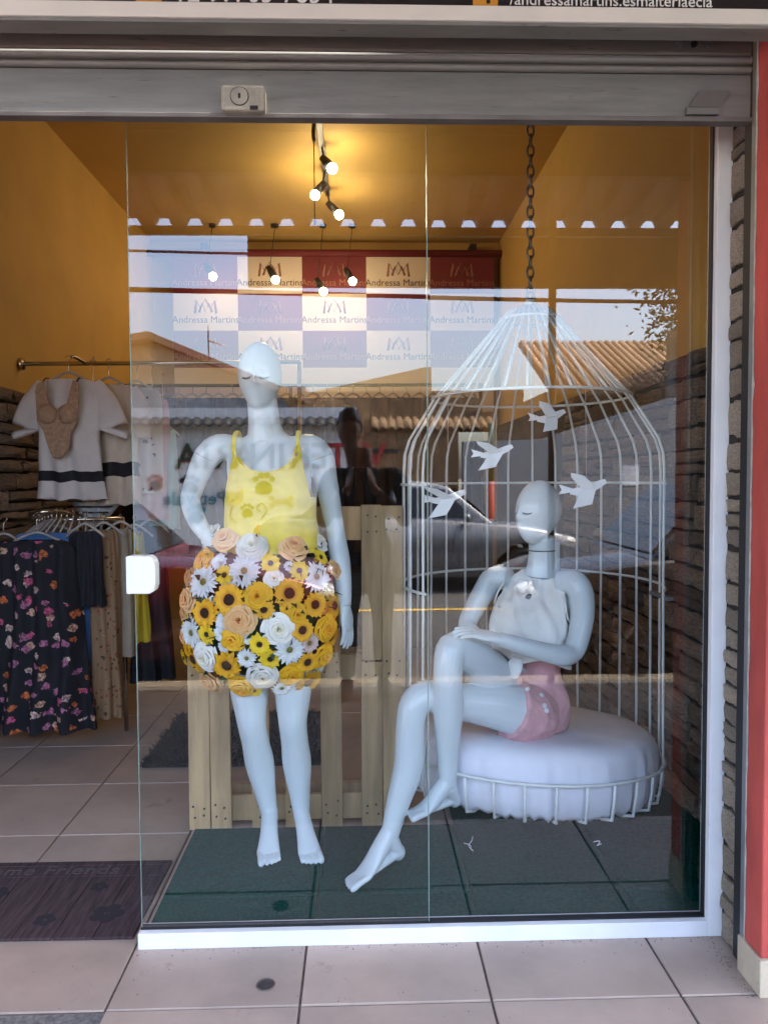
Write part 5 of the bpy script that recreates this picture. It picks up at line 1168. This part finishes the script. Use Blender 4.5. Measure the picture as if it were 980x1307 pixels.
# ================================================================ CARS IN THE STREET
M['tyre'] = mat('tyre_rubber', (.015, .015, .015), .85); M['alloy'] = mat('alloy_rim', (.45, .45, .44), .3, metal=.8); M['carglass'] = mat('car_glass', (.012, .014, .016), .05); M['lamp_lens'] = mat('lamp_lens', (.6, .6, .58), .1); M['tail_lens'] = mat('tail_lens', (.35, .02, .02), .15)
def car(label, x, y, rz, colr, L=3.9, W=1.66, H=1.46, hatch=True, group='cars in the street'):
    pm_ = mat('car_paint_'+label.split()[0], colr, .28, .03, 3, metal=.25); pm_.node_tree.nodes['Principled BSDF'].inputs['Coat Weight'].default_value = .6
    t = thing('parked_car', label, 'car', (x, y, -.12), rz, group); hl = L/2; hw = W/2
    # stations along x (front = +x): (x, beltline z, half width)
    ST = [(-hl, .62, .74), (-hl+.08, .86, .86), (-hl+.35, .95, .96), (-.6, .95, 1), (.3, .94, 1), (.75, .90, 1), (hl-.75, .85, .97), (hl-.22, .74, .90), (hl-.03, .62, .78), (hl, .50, .66)]
    D = catmull([list(s) for s in ST], 4); bm = NB(); rings_ = []
    wx = (-hl+.72, hl-.74)
    for xx, zb, wf in D:
        w_ = hw*wf; low = .20
        for c in wx:
            d = abs(xx-c)
            if d < .36: low = max(low, .28+math.sqrt(max(0, .36**2-d*d))*.98)
        sec = [(w_*.90, min(low, zb-.12)), (w_*.985, min(max(low, .34), zb-.1)), (w_, min(max(low+.02, .58), zb-.06)), (w_*.97, zb-.03), (w_*.90, zb)]
        rings_.append([bm.verts.new((xx, a, b)) for a, b in sec]+[bm.verts.new((xx, 0, zb+.02))]+[bm.verts.new((xx, -a, b)) for a, b in sec[::-1]])
    for A, B in zip(rings_, rings_[1:]):
        for j in range(len(A)-1): f = bm.faces.new((A[j], A[j+1], B[j+1], B[j])); f.smooth = True
    for r in (rings_[0], rings_[-1]): bm.faces.new(r)
    bmesh.ops.recalc_face_normals(bm, faces=bm.faces); obj('body', bm, pm_, t)
    roof = [(-hl+.22, .95), (-hl+.42, H-.06), (-hl+.9, H), (.1, H-.01), (.42, H-.08), (.98, .89)] if hatch else [(-hl+.55, .95), (-hl+1.05, H-.06), (-.3, H), (.1, H-.01), (.42, H-.08), (.98, .89)]
    inset = .17
    bm = NB(); A = [bm.verts.new((a, -(hw*.90-inset*(b-.9)/(H-.9)), b)) for a, b in roof]; B = [bm.verts.new((a, (hw*.90-inset*(b-.9)/(H-.9)), b)) for a, b in roof]
    n = len(roof)
    for i in range(n-1): bm.faces.new((A[i], B[i], B[i+1], A[i+1]))
    bm.faces.new(A); bm.faces.new(B[::-1]); bmesh.ops.recalc_face_normals(bm, faces=bm.faces); obj('cabin', bm, pm_, t, bevel=.05, seg=3)
    def sideq(name, pts, s, m):
        def P(a, b): return (a, s*(hw*.90-inset*(b-.9)/(H-.9)+.008), b)
        bm = NB(); v0 = [bm.verts.new(P(a, b)) for a, b in pts]; bm.faces.new(v0); o = obj(name, bm, m, t); sd = o.modifiers.new('s', 'SOLIDIFY'); sd.thickness = .012; sd.offset = 0
    xr = roof[1][0]
    for s in (-1, 1):
        sideq('side_window', [(xr-.05, .99), (-.32, .985), (-.30, H-.10), (xr+.32, H-.10), (xr+.10, H-.16)], s, 'carglass'); sideq('side_window', [(-.25, .985), (.72, .96), (.36, H-.12), (.1, H-.10), (-.23, H-.10)], s, 'carglass')
        m_ = NB(); ell(m_, (.62, s*(hw+.06), .97), (.06, .09, .06)); obj('mirror', m_, pm_, t, smooth=True)
        for hx in (.0, -.85): boxo('door_handle', (hx-.35, s*hw*.97-.012, .79), (hx-.18, s*hw*.97+.022, .815), pm_, t, bevel=.006)
        l_ = NB(); ell(l_, (hl-.16, s*hw*.68, .64), (.16, .16, .075)); obj('headlight', l_, 'lamp_lens', t, smooth=True); l_ = NB(); ell(l_, (-hl+.07, s*hw*.74, .74), (.08, .10, .14)); obj('tail_light', l_, 'tail_lens', t, smooth=True)
        for c in wx:
            wh = thing_child('wheel', t, (c, s*(hw-.095), .29)); b2 = NB(); tube(b2, [(.235*math.cos(q), 0, .235*math.sin(q)) for q in [2*math.pi*k/28 for k in range(28)]], [(.052, .09)]*28, n=10, closed=True, side=None); obj('tyre', b2, 'tyre', wh, smooth=True)
            b2 = NB(); cyl(b2, (0, s*.05, 0), .05, .04, 'Y', 14)
            for k in range(6):
                a = k*math.pi/3; ca, sa = math.cos(a), math.sin(a); tube(b2, [(.03*ca, s*.06, .03*sa), (.185*ca, s*.05, .185*sa)], [(.022, .012), (.034, .012)], n=6)
            tube(b2, [(.188*math.cos(q), s*.045, .188*math.sin(q)) for q in [2*math.pi*k/28 for k in range(28)]], .013, n=6, closed=True); obj('rim', b2, 'alloy', wh)
            obj('hub_backing', cyl(NB(), (0, s*.0, 0), .19, .03, 'Y', 24), 'tyre', wh)
    bm = NB(); v0 = [bm.verts.new(p) for p in ((.94, -hw*.80, .92), (.94, hw*.80, .92), (.47, hw*.68, H-.10), (.47, -hw*.68, H-.10))]; bm.faces.new(v0); o = obj('windscreen', bm, 'carglass', t); o.location = (.018, 0, .012)
    a0, b0 = roof[0], roof[1]
    bm = NB(); v0 = [bm.verts.new(p) for p in ((a0[0]+.02, -hw*.76, 1.0), (a0[0]+.02, hw*.76, 1.0), (b0[0]-.02, hw*.66, H-.12), (b0[0]-.02, -hw*.66, H-.12))]; bm.faces.new(v0); o = obj('rear_window', bm, 'carglass', t); o.location = (-.03, 0, .01)
    boxo('underbody', (-hl+.25, -hw*.82, .16), (hl-.25, hw*.82, .4), 'black', t)
    return t
def thing_child(name, parent, loc):
    o = bpy.data.objects.new(name, None); C.objects.link(o); o.parent = parent; o.location = loc; return o
car('red hatchback parked at the kerb left of the photographer', -2.52, -4.02, 0, (.16, .008, .010), L=4.75)
car('black hatchback with alloy wheels parked at the kerb behind the awning post', 3.05, -3.95, math.pi, (.010, .010, .013), L=3.9, H=1.5)
car('silver sedan parked against the far kerb', .72, -8.4, 0, (.20, .21, .225), L=4.2, H=1.44, hatch=False)
